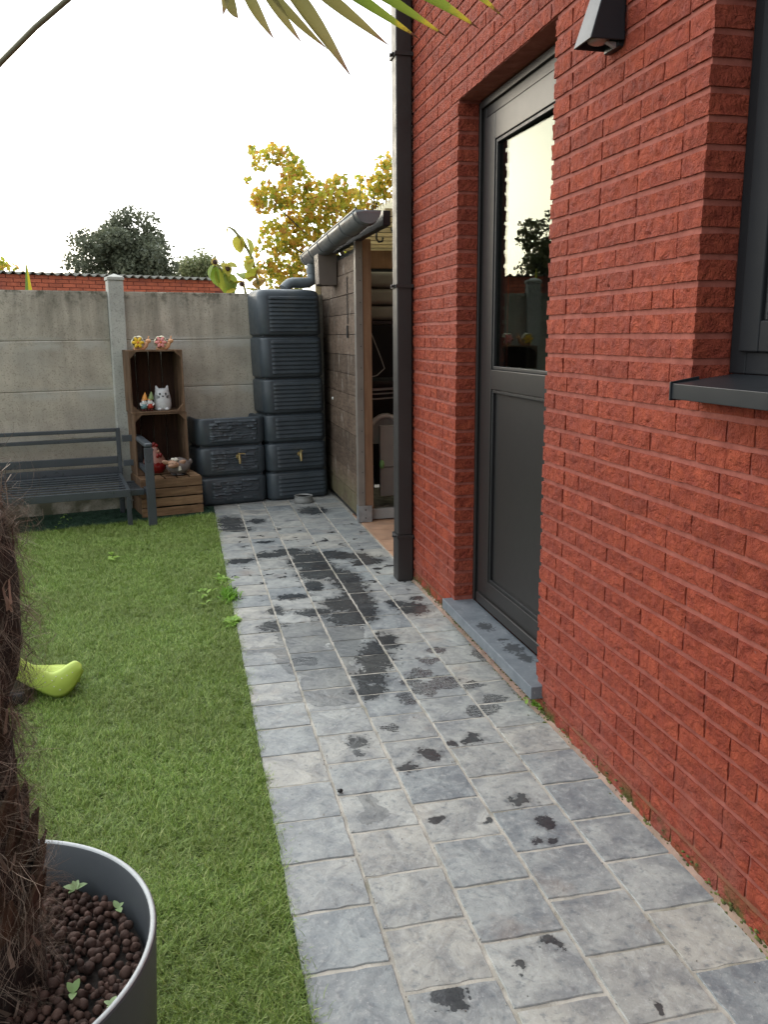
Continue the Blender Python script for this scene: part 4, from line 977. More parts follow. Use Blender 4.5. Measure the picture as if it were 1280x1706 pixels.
# ------------------------------------------------------------ trees
def leaves(mb,centers,radii,counts,size,rg,flat=.0,aspect=1.4):
    P=[];
    for c,r,n in zip(centers,radii,counts):
        d=rg.normal(size=(n,3));d/=np.linalg.norm(d,axis=1)[:,None];rad=rg.uniform(0.25,1,size=(n,1))**.5
        P.append(np.array(c)+d*rad*np.array(r))
    P=np.concatenate(P);n=len(P)
    a=rg.normal(size=(n,3));a/=np.linalg.norm(a,axis=1)[:,None]
    b=np.cross(a,rg.normal(size=(n,3)));b/=np.linalg.norm(b,axis=1)[:,None]
    s=size*rg.uniform(.6,1.25,size=(n,1));l=a*s*aspect/2;w_=b*s/2
    c3=np.cross(a,b)*s*.15
    V=np.stack([P-l,P-w_*.9-l*.1+c3,P+l*.9,P+w_*.9-l*.1+c3],1).reshape(-1,3)
    base=len(mb.v);mb.v+=list(map(tuple,V.tolist()));mb.at+=[0]*len(V)
    mb.f+=[(base+4*i,base+4*i+1,base+4*i+2,base+4*i+3) for i in range(n)]
def crown(cx,cy,cz,rx,ry,rz,nc,cr,rg,shell=.5):
    out=[]
    while len(out)<nc:
        d=rg.normal(size=3);d/=np.linalg.norm(d);k=rg.uniform(shell,1)
        lump=1+.13*math.sin(d[0]*5+d[2]*4)+.10*math.sin(d[2]*9+1)
        out.append((cx+d[0]*rx*k*lump,cy+d[1]*ry*k*lump,cz+d[2]*rz*k*lump))
    return out
M_bark=simple('tree_bark',(.09,.07,.055),.9,.3,12,40,.004)
def tree(name,label,cat,base,mat,centers,radii,counts,size,limbs,r0,rg,aspect=1.4):
    t=thing(name,label,cat,base)
    mb=MB();top=limbs[0]
    mb.tube([base,tuple((Vector(base)*.5+Vector(top)*.5)+Vector((.04,0,0))),top],[r0,r0*.8,r0*.55],8)
    mb.build('trunk',M_bark,t,world=True,smooth=True)
    lb=MB()
    for c in limbs[1:]:
        m=Vector(top)*.55+Vector(c)*.45+Vector((0,0,.1*r0*10));lb.tube([top,tuple(m),c],[r0*.45,r0*.25,r0*.08],5)
    lb.build('limbs',M_bark,t,world=True,smooth=True)
    mb=MB();leaves(mb,centers,radii,counts,size,rg,aspect=aspect)
    mb.build('crown',mat,t,world=True,fix=False);return t
rg=np.random.default_rng(3)
M_dk=leafmat('dark_tree_leaf',[(0,(.09,.105,.065)),(.5,(.14,.155,.10)),(1,(.23,.245,.16))],.35)  # leaf greens lightened and greyed for distance haze
cs=crown(-1.66,30,3.85,1.70,1.4,1.66,130,0,rg,.2)
tree('leafy_tree','dense dark green round tree standing behind the red brick outbuilding','tree',(-1.66,30,0),M_dk,cs,[(.40,.42,.34)]*130,[170]*130,.095,[(-1.66,30,2.4)]+cs[:14],.16,rg)
M_lt=leafmat('pale_tree_leaf',[(0,(.16,.19,.085)),(.6,(.25,.27,.13)),(1,(.34,.33,.18))],.4)
cs=crown(.95,50,4.85,1.7,1.3,1.15,46,0,rg,.2)
tree('pale_tree','pale yellow green tree further off, right of the dark green tree','tree',(.95,50,0),M_lt,cs,[(.55,.5,.45)]*46,[100]*46,.13,[(.95,50,3.0)]+cs[:12],.12,rg)
cs=[(-3.55,20,2.75),(-3.30,20,2.70),(-3.75,20,2.85),(-4.1,20,2.9),(-4.5,20,2.9),(-4.9,20.2,2.8),(-5.4,20,2.6)]
M_at=leafmat('autumn_leaf',[(0,(.24,.30,.045)),(.3,(.46,.46,.06)),(.6,(.68,.55,.08)),(.85,(.72,.43,.08)),(1,(.45,.22,.07))],.6)
tree('young_tree','thin yellowing tree at the left edge of the photo above the outbuilding','tree',(-4.4,20,0),M_at,cs,[(.28,.3,.22)]*7,[26,14,40,70,90,90,90],.13,[(-4.4,20,2.3)]+cs,.06,rg)
# large garden tree out to the left (seen mirrored in the door glass)
cs=crown(-7.8,21.5,3.1,1.15,1.2,1.45,90,0,rg,.2)
M_ol=leafmat('olive_tree_leaf',[(0,(.07,.085,.03)),(.5,(.13,.14,.05)),(1,(.24,.21,.08))],.3)
tree('garden_tree','broad olive green tree mirrored in the glass of the back door','tree',(-7.8,21.5,0),M_ol,cs,[(.34,.34,.30)]*90,[60]*90,.10,[(-7.8,21.5,2.0)]+cs[:14],.16,rg)
# autumn tree: clusters along ascending limbs
def ap(px,py,dy=0):
    Y=14+dy;return(((px-400)*.00961+.974)*Y/14,Y,1.35+((245-py)*.00975+4.2-1.35)*Y/14)
anc=[(436,268,14),(458,256,14),(478,262,16),(492,276,15),(500,296,20),(520,312,20),(448,322,22),(474,318,18),(430,328,10),(500,342,28),(530,336,22),(556,352,22),(458,382,24),(486,372,22),(510,392,28),(545,385,26),(588,352,16),(612,336,12),(628,292,13),(642,262,13),(646,300,16),(600,288,6),(470,420,26),(505,430,26),(535,420,22),(440,432,14),(548,302,9),(572,322,11),(480,290,10),(416,296,4),(424,250,4),(600,400,25),(640,350,20),(655,280,20),(455,452,16),(565,300,16),(585,325,18),(605,310,14),(620,350,20),(575,375,20),(635,320,16),(600,375,18),(550,318,14),(480,460,18),(400,400,6),(414,420,8),(425,405,7)]
cs=[ap(a,b,rg.uniform(-.5,.5)) for a,b,r in anc];rd=[(r*.0118,.3,r*.0118) for a,b,r in anc];ct=[int(7+r*r*.40) for a,b,r in anc]
at=tree('autumn_tree','golden yellow autumn tree rising above the shelter gutter','tree',(2.9,14,0),M_at,cs,rd,ct,.085,[ap(600,470)]+[cs[i] for i in(3,5,9,11,15,19,18,21,20,27,31,32,12,6)],.07,rg,1.15)

# ------------------------------------------------------------ sunflowers behind the fence
M_sun=leafmat('sunflower_leaf',[(0,(.16,.25,.035)),(.4,(.26,.32,.045)),(.7,(.50,.42,.06)),(1,(.45,.27,.10))],.5,useattr=True)
M_stem=simple('sunflower_stem',(.20,.20,.06),.6);M_seed=simple('brown_seed_head',(.045,.022,.014),.9,.3,60,100,.004)
def leafshape(mb,M,L,Wd,tone,droop=.3,n=5):
    v=[];f=[]
    for i in range(n+1):
        t=i/n;w2=Wd*.5*(math.sin(math.pi*min(1,t*.88+.10))**.75)*(1 if i else .3) if i<n else 0.001
        z=-droop*L*t*t
        for s in(-1,0,1):v.append(tuple(M@Vector((L*t,s*w2,z+abs(s)*w2*.35))))
    for i in range(n):
        for s in range(2):f.append((i*3+s,(i+1)*3+s,(i+1)*3+s+1,i*3+s+1))
    mb.add(v,f,tone)
def orient(p,az,el,roll=0):return Matrix.Translation(p)@Matrix.Rotation(R(az),4,'Z')@Matrix.Rotation(R(-el),4,'Y')@Matrix.Rotation(R(roll),4,'X')
def sunflower(label,pts,lv,heads):
    t=thing('sunflower',label,'sunflower',(pts[0][0],pts[0][1],0))
    MB().tube([(pts[0][0],pts[0][1],0)]+pts,[.016]+[.012]*(len(pts)-1)+[.006],8).build('stem',M_stem,t,world=True,smooth=True)
    for p,az,el,L,tone,roll in lv:
        mb=MB();leafshape(mb,orient(p,az,el,roll),L,L*.75,tone);mb.build('leaf',M_sun,t,world=True,attr=True,smooth=True,fix=False)
    for p,r in heads:
        h=MB();h.lathe([(0,-.02),(r*.8,-.015),(r,.0),(r*.8,.02),(0,.028)],16,orient(p,-80,10)@Matrix.Rotation(R(90),4,'Y'),cap=False);h.build('seed_head',M_seed,t,world=True,smooth=True)
        pt=MB()
        for k in range(11):leafshape(pt,orient(p,0,0)@Matrix.Rotation(R(-90),4,'X')@Matrix.Rotation(R(k*33),4,'Z')@Matrix.Translation((r*.8,0,0)),r*.8,r*.5,.75+.02*k,.4,3)
        pt.build('petals',M_sun,t,world=True,attr=True,fix=False)
Y=7.9
sunflower('drooping sunflower with two brown seed heads, leftmost above the fence',[(.47,Y,1.5),(.44,Y,1.75),(.37,Y,1.93),(.33,Y,1.99)],[((.32,Y,1.97),200,-50,.13,.15,0),((.33,Y-.02,1.95),240,-75,.17,.1,20),((.37,Y,1.93),280,-60,.19,.45,0),((.40,Y,1.95),320,10,.13,.55,30),((.42,Y,1.90),300,-55,.19,.3,0),((.44,Y,1.84),260,-70,.17,.15,10),((.39,Y-.02,1.98),300,-40,.14,.62,0)],[((.322,Y-.04,1.985),.022),((.425,Y-.05,1.925),.025)])
sunflower('tall thin sunflower stalk leaning left with hanging yellow leaves beside the barrel top',[(.73,Y,1.6),(.69,Y,1.82),(.65,Y,2.02),(.58,Y,2.16),(.50,Y,2.26),(.45,Y,2.29)],[((.46,Y,2.29),190,-60,.08,.7,0),((.54,Y,2.22),250,-80,.15,.6,0),((.57,Y,2.19),200,-70,.12,.9,20),((.60,Y,2.2),330,-60,.16,.5,0),((.645,Y,2.02),235,-45,.14,.55,0),((.66,Y,1.96),340,-30,.11,.75,0),((.69,Y,1.85),200,10,.13,.9,0)],[])
sunflower('low tangle of yellow and green sunflower leaves touching the fence top',[(.60,Y,1.6),(.58,Y,1.72),(.56,Y,1.83)],[((.56,Y,1.83),170,-20,.17,.75,0),((.57,Y,1.84),100,40,.16,.35,0),((.62,Y,1.82),300,60,.17,.5,0),((.66,Y,1.80),20,40,.15,.85,0),((.58,Y-.05,1.76),330,-10,.18,.6,0),((.52,Y-.05,1.76),220,-10,.16,.7,0),((.68,Y-.04,1.76),60,50,.17,.92,0),((.50,Y,1.80),160,30,.15,.95,0),((.70,Y,1.88),300,30,.14,.95,0),((.63,Y,1.93),280,70,.10,.8,0)],[((.545,Y-.05,1.80),.022)])
fl=thing('garden_pennant','narrow yellow and green pointed pennant sticking up behind the fence','pennant',(-1.405,9,0))
MB().tube([(-1.40,9,0),(-1.40,9,2.0)],.006,6).build('pole',M_stem,fl,world=True)
MB().prism([(-1.447,1.70),(-1.408,1.75),(-1.403,2.055),(-1.412,2.02)],8.99,9.0).build('green_half',simple('green_cloth',(.20,.32,.06),.8),fl,world=True)
MB().prism([(-1.4075,1.75),(-1.375,1.80),(-1.385,1.90),(-1.402,2.05)],8.988,8.998).build('yellow_half',simple('yellow_cloth',(.75,.62,.03),.8),fl,world=True)

# ------------------------------------------------------------ plant pot, clay pebbles, seedlings
PX,PY,PR=-.405,1.295,.313
pot=thing('plant_pot','large round grey planter holding the palm and brown clay pebbles','plant pot',(PX,PY,0))
def potm():
    N=NT('grey_planter');n=N.noise(6,5)
    return N.out(N.mix(N.map(n,.3,.7),(.048,.055,.062),(.075,.083,.09)),.5,N.bump(N.noise(300,3),.0002),spec=.4)  # greys darkened to stand in for shade from the palm crown
MB().lathe([(0,0),(PR-.035,0),(PR-.022,.012),(PR-.001,.392),(PR,.399),(PR-.003,.4035),(PR-.009,.4035),(PR-.0125,.398),(PR-.022,.26),(0,.25)],96,cap=False).build('pot_shell',potm(),pot,smooth=True).data.set_sharp_from_angle(angle=R(40))
MB().lathe([(PR-.0032,.3985),(PR-.0015,.4025),(PR-.004,.4045),(PR-.008,.4045),(PR-.0102,.4025),(PR-.0112,.3985)],96,cap=False).build('pot_rim',simple('pale_rim',(.42,.44,.44),.4,.12,20),pot,smooth=True)  # thin ring along the lip, paler than the pot
MB().lathe([(0,.318),(PR-.022,.312)],40,cap=False).build('soil',simple('dark_potting_soil',(.018,.013,.010),.95,.4,30,60,.006),pot)
def pebm():
    N=NT('clay_pebble');r=N.math('FRACT',N.isl());c=N.mix(r,(.038,.021,.016),(.100,.055,.041))
    c=N.mix(N.map(N.noise(60,4),.55,.7,0,.5),c,(.17,.10,.08))
    return N.out(c,.75,N.bump(N.noise(220,4),.0012),spec=.3)
bm=bmesh.new();bmesh.ops.create_icosphere(bm,subdivisions=2,radius=1);iv=np.array([v.co[:] for v in bm.verts]);iff=[tuple(v.index for v in f.verts) for f in bm.faces];bm.free()
pb=MB();rp=np.random.default_rng(5);placed=[];cell={}
def tryp(x,y,r):
    k=(int(x//.02),int(y//.02))
    for i in range(-1,2):
        for j in range(-1,2):
            for q in cell.get((k[0]+i,k[1]+j),[]):
                if (q[0]-x)**2+(q[1]-y)**2<((q[2]+r)*.80)**2:return False
    cell.setdefault(k,[]).append((x,y,r));return True
for lay,tries in((0,9000),(1,5000)):
    if lay:cell={}
    for _ in range(tries):
        a=rp.uniform(0,2*math.pi);d=(PR-.034)*math.sqrt(rp.uniform());x,y=d*math.cos(a),d*math.sin(a);r=rp.uniform(.0055,.0105)*(1.15 if rp.uniform()<.12 else 1)
        if lay and rp.uniform()<.25:continue
        dd=math.hypot(x-.22,y-.02)
        if dd<.05 and rp.uniform()<.75:continue
        if tryp(x,y,r*(1 if not lay else 1.25)):placed.append((x,y,.318+lay*.010+rp.uniform(-.002,.003),r))
for x,y,z,r in placed:
    q,_=np.linalg.qr(rp.normal(size=(3,3)));s=np.array([1,rp.uniform(.8,1),rp.uniform(.75,.95)])*r
    P=(iv*(1+.05*rp.normal(size=(len(iv),1)))*s)@q.T+np.array([x,y,z+r*.55]);pb.add(P.tolist(),iff)
o=pb.build('clay_pebbles',pebm(),None,smooth=True,fix=False);o.matrix_world=Matrix.Translation((PX,PY,0));setp(o,'brown expanded clay pebbles filling the grey planter around the palm','clay pebbles',kind='stuff')
M_seedl=leafmat('seedling_leaf',[(0,(.28,.42,.16)),(1,(.42,.55,.28))],.3,useattr=True)
def seedling(p,lab,lv,tone):
    t=thing('seedling',lab,'seedling',p,0,'seedlings in the planter')
    for az,el,L in lv:
        mb=MB();leafshape(mb,orient((0,0,.009),az,el),L*1.05,L*.7,tone,.15,4);mb.build('leaf',M_seedl,t,attr=True,smooth=True,fix=False)
seedling((-.250,1.515,.328),'pale seedling rosette with five leaves near the far rim of the planter',[(10,25,.022),(70,45,.017),(110,50,.016),(160,20,.022),(210,5,.012)],.9)
seedling((-.168,1.440,.328),'seedling with three small round leaves by the right rim of the planter',[(120,40,.016),(40,30,.013),(290,20,.018)],.5)
seedling((-.222,1.245,.328),'bright green seedling nearest the camera among the clay pebbles',[(60,45,.020),(130,45,.018),(270,20,.018)],.1)
seedling((-.162,1.205,.328),'tiny pale seedling against the inner wall of the planter',[(60,25,.014),(150,25,.012),(250,15,.012)],.95)

# ------------------------------------------------------------ palm
palm=thing('palm_tree','shaggy brown palm trunk with hanging green fan leaf, growing in the grey planter','palm',(-.384,1.30,.29))
def fibm(name,a,b):
    N=NT(name);r=N.math('FRACT',N.isl());c=N.mix(r,a,b);c=N.mix(N.map(r,.9,1.0),c,cm(b,1.9));return N.out(c,.7,spec=.25)
M_fib=fibm('brown_palm_fibre',(.05,.032,.022),(.33,.25,.19));M_core=simple('dark_palm_trunk',(.028,.017,.012),.95,.4,20,40,.01)
M_boot2=woodmat('palm_leaf_base',(.035,.018,.011),(.10,.055,.032),(60,60,8))
def axis(z): # trunk centre relative to the thing
    return Vector((.012*math.sin(z*4)-.02*max(0,z-.75)*3,0.01*z,z))
def rad(z): return .108+.012*math.sin(z*9+1)+ (.012 if .55<z<.85 else 0)- max(0,z-.86)*.35 -.03*max(0,.1-z)*3
core=MB();v=[];n=28;zs=[i*.035 for i in range(-1,30)]
for z in zs:
    c=axis(z)
    for k in range(n):
        a=2*math.pi*k/n;rr2=(rad(z)-.012)*(1+.14*mnoise.noise(Vector((math.cos(a)*2,math.sin(a)*2,z*9))));v.append((c.x+rr2*math.cos(a),c.y+rr2*math.sin(a),z))
core.add(v,[(i*n+k,i*n+(k+1)%n,(i+1)*n+(k+1)%n,(i+1)*n+k) for i in range(len(zs)-1) for k in range(n)]+[tuple((len(zs)-1)*n+k for k in range(n))])
core.build('trunk',M_core,palm,smooth=True)
rq=random.Random(9)
for k in range(46):   # cut leaf bases
    z=rq.uniform(.12,.90);a=rq.uniform(-180,180);c=axis(z);r_=rad(z)-.018
    if k==0:z,a=.255,-5
    if k==1:z,a=.20,10
    if k==2:z,a=.33,-30
    c=axis(z);r_=rad(z)-.018
    L=rq.uniform(.06,.10) if k>2 else .085;p=Vector((c.x+r_*math.cos(R(a)),c.y+r_*math.sin(R(a)),z))
    M=Matrix.Translation(p)@Matrix.Rotation(R(a),4,'Z')@Matrix.Rotation(R(rq.uniform(-76,-66)),4,'Y')
    w1=.024;mb=MB();mb.add([tuple(M@Vector(q)) for q in((-.02,-w1,-.006),(-.02,w1,-.006),(L*.6,w1*.55,-.004),(L,w1*.1,0),(L*.93,-w1*.35,0),(L*.5,-w1*.8,-.003),(-.02,-w1,.008),(-.02,w1,.008),(L*.6,w1*.5,.006),(L,w1*.1,.003),(L*.93,-w1*.3,.003),(L*.5,-w1*.7,.006))],[(0,1,2,3,4,5),(6,11,10,9,8,7)]+[(i,(i+1)%6,(i+1)%6+6,i+6) for i in range(6)])
    mb.build('leaf_base',M_boot2,palm)
fb=MB()
for k in range(1150):
    z=rq.uniform(-.02,.97);a=rq.uniform(-math.pi*.75,math.pi*.75) if rq.random()<.85 else rq.uniform(-math.pi,math.pi)
    c=axis(z);out=Vector((math.cos(a),math.sin(a),0));tan=Vector((-math.sin(a),math.cos(a),0))
    L0=rq.uniform(.05,.15) if z>.25 else rq.uniform(.04,.11)
    d0=(out*rq.uniform(.0,.55)+tan*rq.uniform(-.9,.9)+Vector((0,0,rq.uniform(-1.1,.5)))).normalized()
    cur0=Vector((rq.gauss(0,1),rq.gauss(0,1),rq.gauss(0,1)-.5))*.22
    for q_ in range(rq.choice((3,8,10,13))):
        aa=a+rq.gauss(0,.05);zz=z+rq.gauss(0,.006);r_=rad(max(0,min(z,.95)))-.012;L=L0*rq.uniform(.7,1.15);w2=rq.uniform(.00014,.00038)
        p=Vector((c.x+r_*math.cos(aa),c.y+r_*math.sin(aa),zz));d=(d0+Vector((rq.gauss(0,.12),rq.gauss(0,.12),rq.gauss(0,.12)))).normalized()
        vv=[];side=d.cross(Vector((rq.uniform(-1,1),rq.uniform(-1,1),rq.uniform(-1,1)))).normalized();nseg=6
        for i in range(nseg+1):
            ww=w2*(1-.6*i/nseg);vv+=[tuple(p-side*ww),tuple(p+side*ww)]
            p=p+d*L/nseg;d=(d+cur0+Vector((rq.gauss(0,.10),rq.gauss(0,.10),rq.gauss(0,.10)))).normalized()
            rad_=Vector((p.x-c.x,p.y-c.y,0))
            if rad_.length>rad(max(0,min(p.z,.95)))+.022: d=(d-rad_.normalized()*.7).normalized()
            if rad_.length<r_: d=(d+rad_.normalized()*.8).normalized()
        fb.add(vv,[(2*i,2*i+1,2*i+3,2*i+2) for i in range(nseg)])
setp(fb.build('fibre',M_fib,palm,fix=False),kind='stuff')
mt=MB()   # matted fibre sheets hugging the trunk
for k in range(420):
    z=rq.uniform(.0,.95);a=rq.uniform(-math.pi,math.pi);c=axis(z);r_=rad(z)+rq.uniform(-.012,.004);vv=[];p=Vector((c.x+r_*math.cos(a),c.y+r_*math.sin(a),z));tan=Vector((-math.sin(a),math.cos(a),0));sl_=rq.uniform(-.8,.8)
    for i in range(5):
        o=Vector((math.cos(a),math.sin(a),0))*(rq.uniform(0,.004)+(.010 if i==4 else 0));u=(tan*sl_+Vector((0,0,1))).normalized()
        vv+=[tuple(p+o+u*(.012*i)-tan*.004*(1-.15*i)),tuple(p+o+u*(.012*i)+tan*.004*(1-.15*i))]
    mt.add(vv,[(2*i,2*i+1,2*i+3,2*i+2) for i in range(4)])
setp(mt.build('fibre_mat',M_fib,palm,fix=False),kind='stuff')
M_frond=leafmat('palm_frond',[(0,(.10,.19,.035)),(.60,(.14,.25,.04)),(.88,(.26,.32,.05)),(.93,(.55,.42,.05)),(.955,(.12,.045,.03)),(1,(.06,.03,.02))],.4,.35,useattr=True)
M_frondd=leafmat('palm_frond_older',[(0,(.17,.18,.06)),(.55,(.22,.22,.075)),(.90,(.30,.25,.09)),(.955,(.26,.15,.09)),(1,(.13,.07,.045))],.4,.4,useattr=True)
def frond(hub,segs,petiole,mat2idx=()):
    fr=MB().tube(petiole,[.0045]*len(petiole),8).build('leaf_stalk',simple('frond_stalk',(.14,.13,.07),.5),palm,world=True,smooth=True)
    H=Vector(hub)
    for si,(mid,tip,wd) in enumerate(segs):
        M_=Vector(mid);T_=Vector(tip);t=.62;C=(M_-H*(1-t)**2-T_*t*t)/(2*t*(1-t));n=14;v=[];at=[]
        for i in range(n+1):
            q=i/n;p=H*(1-q)**2+C*2*q*(1-q)+T_*q*q;d=(C-H)*(2*(1-q))+(T_-C)*(2*q);d.normalize()
            vd=(p-CAMP).normalized();sd=d.cross(Vector((.15,-.95,.25))).normalized();up=sd.cross(d)
            w3=wd*(1.35 if si<6 else 1.6)*(.35+.65*min(1,q/.4))*(1 if q<.7 else max(.03,(1-((q-.7)/.3)**1.6)))
            for s,z in((-1,.0),(0,-.35),(1,.0)):v.append(tuple(p+sd*w3*s*.5+up*w3*z));at.append(q)
        mb=MB();mb.add(v,[(i*3+s,(i+1)*3+s,(i+1)*3+s+1,i*3+s+1) for i in range(n) for s in range(2)]);mb.at=at
        mb.build('leaf_segment',M_frondd if si in mat2idx else M_frond,palm,world=True,attr=True,smooth=True,fix=False)
hub=(.105,1.50,1.985)
sg=[((.100,1.5,1.895),(.092,1.5,1.848),.012),((.103,1.51,1.876),(.116,1.5,1.845),.014),((.133,1.5,1.880),(.172,1.5,1.818),.015),((.163,1.49,1.880),(.217,1.5,1.815),.014),((.183,1.5,1.873),(.260,1.5,1.808),.013),((.206,1.49,1.884),(.296,1.49,1.766),.022),
((.238,1.48,1.892),(.365,1.5,1.819),.016),((.272,1.47,1.896),(.417,1.5,1.833),.014),((.300,1.46,1.902),(.465,1.5,1.839),.014),((.350,1.44,1.905),(.521,1.5,1.856),.017),((.39,1.42,1.925),(.566,1.5,1.875),.016),((.37,1.42,1.955),(.60,1.5,1.905),.015),
((.35,1.42,2.00),(.60,1.46,1.96),.016),((.33,1.43,2.05),(.57,1.46,2.05),.016),((.28,1.44,2.10),(.50,1.47,2.15),.016),((.22,1.45,2.13),(.38,1.48,2.24),.016),((.15,1.47,2.14),(.22,1.5,2.28),.016),((.05,1.48,2.12),(.03,1.5,2.25),.016)]
frond(hub,sg,[(-.40,1.36,1.30),(-.36,1.42,1.50),(-.30,1.48,1.68),(-.246,1.5,1.759),(-.19,1.5,1.813),(-.134,1.5,1.860),(-.02,1.5,1.93),(.105,1.5,1.985)],(0,1,2,3,4,5,6))
# two further fronds of the crown, outside the picture
for hb,az in(((-.95,1.15,2.1),180),((-.55,.75,2.25),-110)):
    s2=[]
    for k in range(14):
        a=R(az-100+200*k/13);e=Vector((math.cos(a),math.sin(a)*.6,math.sin(a)*.5+.1));h=Vector(hb);s2.append((tuple(h+e*.25),tuple(h+e*.48+Vector((0,0,-.08))),.018))
    frond(hb,s2,[(-.44,1.33,1.22),tuple(Vector((-.44,1.33,1.22))*.5+Vector(hb)*.5+Vector((0,0,.1))),hb])

# ------------------------------------------------------------ lime toy
toy=thing('toy_rocker','lime green curved plastic toy seat on a black base lying on the turf','toy',(-.60,3.25,0))
Bc=[(-.78,.16),(-.70,.115),(-.65,.075),(-.609,.046),(-.57,.020),(-.537,.006),(-.505,.012),(-.475,.038),(-.450,.075),(-.434,.105)]
Fc=[(-.78,.30),(-.70,.222),(-.65,.178),(-.60,.140),(-.572,.120),(-.545,.111),(-.515,.120),(-.487,.138),(-.458,.150),(-.437,.132)]
def sm(P,u):
    x=u*(len(P)-1);i=min(int(x),len(P)-2);t=x-i;p0,p1,p2,p3=P[max(i-1,0)],P[i],P[i+1],P[min(i+2,len(P)-1)]
    return tuple(.5*((2*p1[k])+(-p0[k]+p2[k])*t+(2*p0[k]-5*p1[k]+4*p2[k]-p3[k])*t*t+(-p0[k]+3*p1[k]-3*p2[k]+p3[k])*t**3) for k in(0,1))
def tf(u,v):
    b=sm(Bc,u);f=sm(Fc,u)
    if v<.35:
        t=v/.35;return(b[0]*(1-t)+f[0]*t,3.235-.012*math.sin(t*math.pi)+.015*(1-t),b[1]*(1-t)+f[1]*t)
    t=(v-.35)/.65;dip=math.sin(t*math.pi)*.05*(math.sin(u*math.pi))
    return(f[0]+.03*t*(1-u)-.02*t*u,3.235+.24*t*(1-.85*u**6),f[1]*(1-t)+(.050+.10*max(0,f[1]-.14))*t-dip*.35)
lime=simple('lime_plastic',(.50,.62,.12),.35,.06,8,200,.0001,rnd=0)
o=MB().grid(tf,36,22).build('toy_seat',lime,toy,world=True,smooth=True);q=o.modifiers.new('s','SOLIDIFY');q.thickness=.006;q.offset=0
bb=MB();bb.box(-.84,-.635,3.20,3.42,.0,.060);bb.build('toy_base',M_black,toy,world=True,bevel=.02,seg=3)
wb=MB()
for x,z in((-.60,.10),(-.57,.08),(-.54,.06),(-.545,.085),(-.51,.09),(-.49,.10),(-.575,.105),(-.52,.045),(-.47,.11),(-.53,.10)):wb.ell((x,3.222,z),(.0022,.001,.0022),n=6,m=4)
wb.build('water_drops',M_white,toy,world=True)

# ------------------------------------------------------------ weeds, moss, grit
M_weed=leafmat('weed_leaf',[(0,(.14,.30,.03)),(.5,(.22,.42,.05)),(1,(.38,.55,.12))],.45,useattr=True)
def weed(p,n,L,spread,lab,wd=.35,el=(20,75),tone=(0,1)):
    mb=MB();rw=random.Random(int(p[1]*100)+n)
    for k in range(n):
        q=(p[0]+rw.gauss(0,spread),p[1]+rw.gauss(0,spread*2.2),p[2]);leafshape(mb,orient(q,rw.uniform(0,360),rw.uniform(*el)),L*rw.uniform(.6,1.2),L*wd,rw.uniform(*tone),rw.uniform(.1,.6),4)
    return setp(mb.build('weed',M_weed,None,attr=True,smooth=True,fix=False),lab,'weed')
weed((.172,4.40,.0),190,.046,.020,'dense bright green weed clump at the turf edge beside the path, middle of three',.16,(30,80),(0,.5))
weed((.165,4.72,.0),30,.042,.02,'small pale weed at the turf edge, farthest of three',.4,(10,50),(.5,1))
weed((.165,3.98,.0),60,.038,.013,'light green leafy weed at the turf edge, nearest of three',.5,(5,45),(.5,1))
weed((.05,4.45,.01),12,.042,.025,'few pale weed leaves poking through the turf left of the weed clump',.4,(10,40),(.6,1))
weed((-.483,5.396,.012),9,.045,.02,'tiny clover like weed poking through the middle of the turf',.6,(10,50),(.8,1))
weed((1.19,2.70,.02),26,.022,.010,'small green plant at the right end of the doorstep against the bricks',.6,(20,80),(.2,.9))
weed((-.95,6.55,.012),12,.03,.08,'sparse weeds in the shade under the bench',.4,(10,50),(.6,1))
# moss along the foot of the wall
M_moss=simple('olive_moss',(.075,.085,.018),.95,.5,40,80,.006,rnd=.4)
ms=MB();rw=random.Random(4)
bmz=bmesh.new();bmesh.ops.create_icosphere(bmz,subdivisions=1,radius=1);mv=np.array([v.co[:] for v in bmz.verts]);mf=[tuple(v.index for v in f.verts) for f in bmz.faces];bmz.free()
for k in range(6500):
    y=rw.uniform(1.2,4.45);dens=.25+.75*max(0,mnoise.noise(Vector((y*1.7,3,1))))*.5+(.7 if 2.6<y<4.45 else -.12)
    if rw.random()>dens*.9:continue
    x=1.203-abs(rw.gauss(0,.011 if 2.6<y<4.45 else .007));r_=rw.uniform(.002,.0055);ms.add((mv*np.array([r_,r_*1.5,r_*.6])*(1+.15*rng.normal(size=(len(mv),1)))+np.array([x,y,-.002+(max(0,rw.gauss(0,.014)) if x>1.195 else 0)])).tolist(),mf)
setp(ms.build('moss',M_moss,None,smooth=True,fix=False),'olive moss strip along the foot of the red brick wall','moss',kind='stuff')
# loose grit and crumbs on the joints, tiny pebbles
gt=MB()
for k in range(900):
    x=rw.uniform(.2,1.2);y=rw.uniform(1.0,6.8);r_=rw.uniform(.0006,.0022)
    if rw.random()<.7:x=rw.choice((.38,.586,.795,1.0,1.2))+rw.gauss(0,.007)
    gt.add((mv*r_+np.array([min(x,1.205),y,.001])).tolist(),mf)
setp(gt.build('grit',simple('grit_crumbs',(.25,.23,.20),.9,.4,50,rnd=.5),None,fix=False),'fine grit crumbs scattered over the slabs','grit',kind='stuff')
pbm=MB().ell((.393,2.313,.007),(.009,.007,.006),n=10,m=6);setp(pbm.build('black_pebble',M_black,smooth=True),'single small black pebble on a pale slab near the turf','pebble')

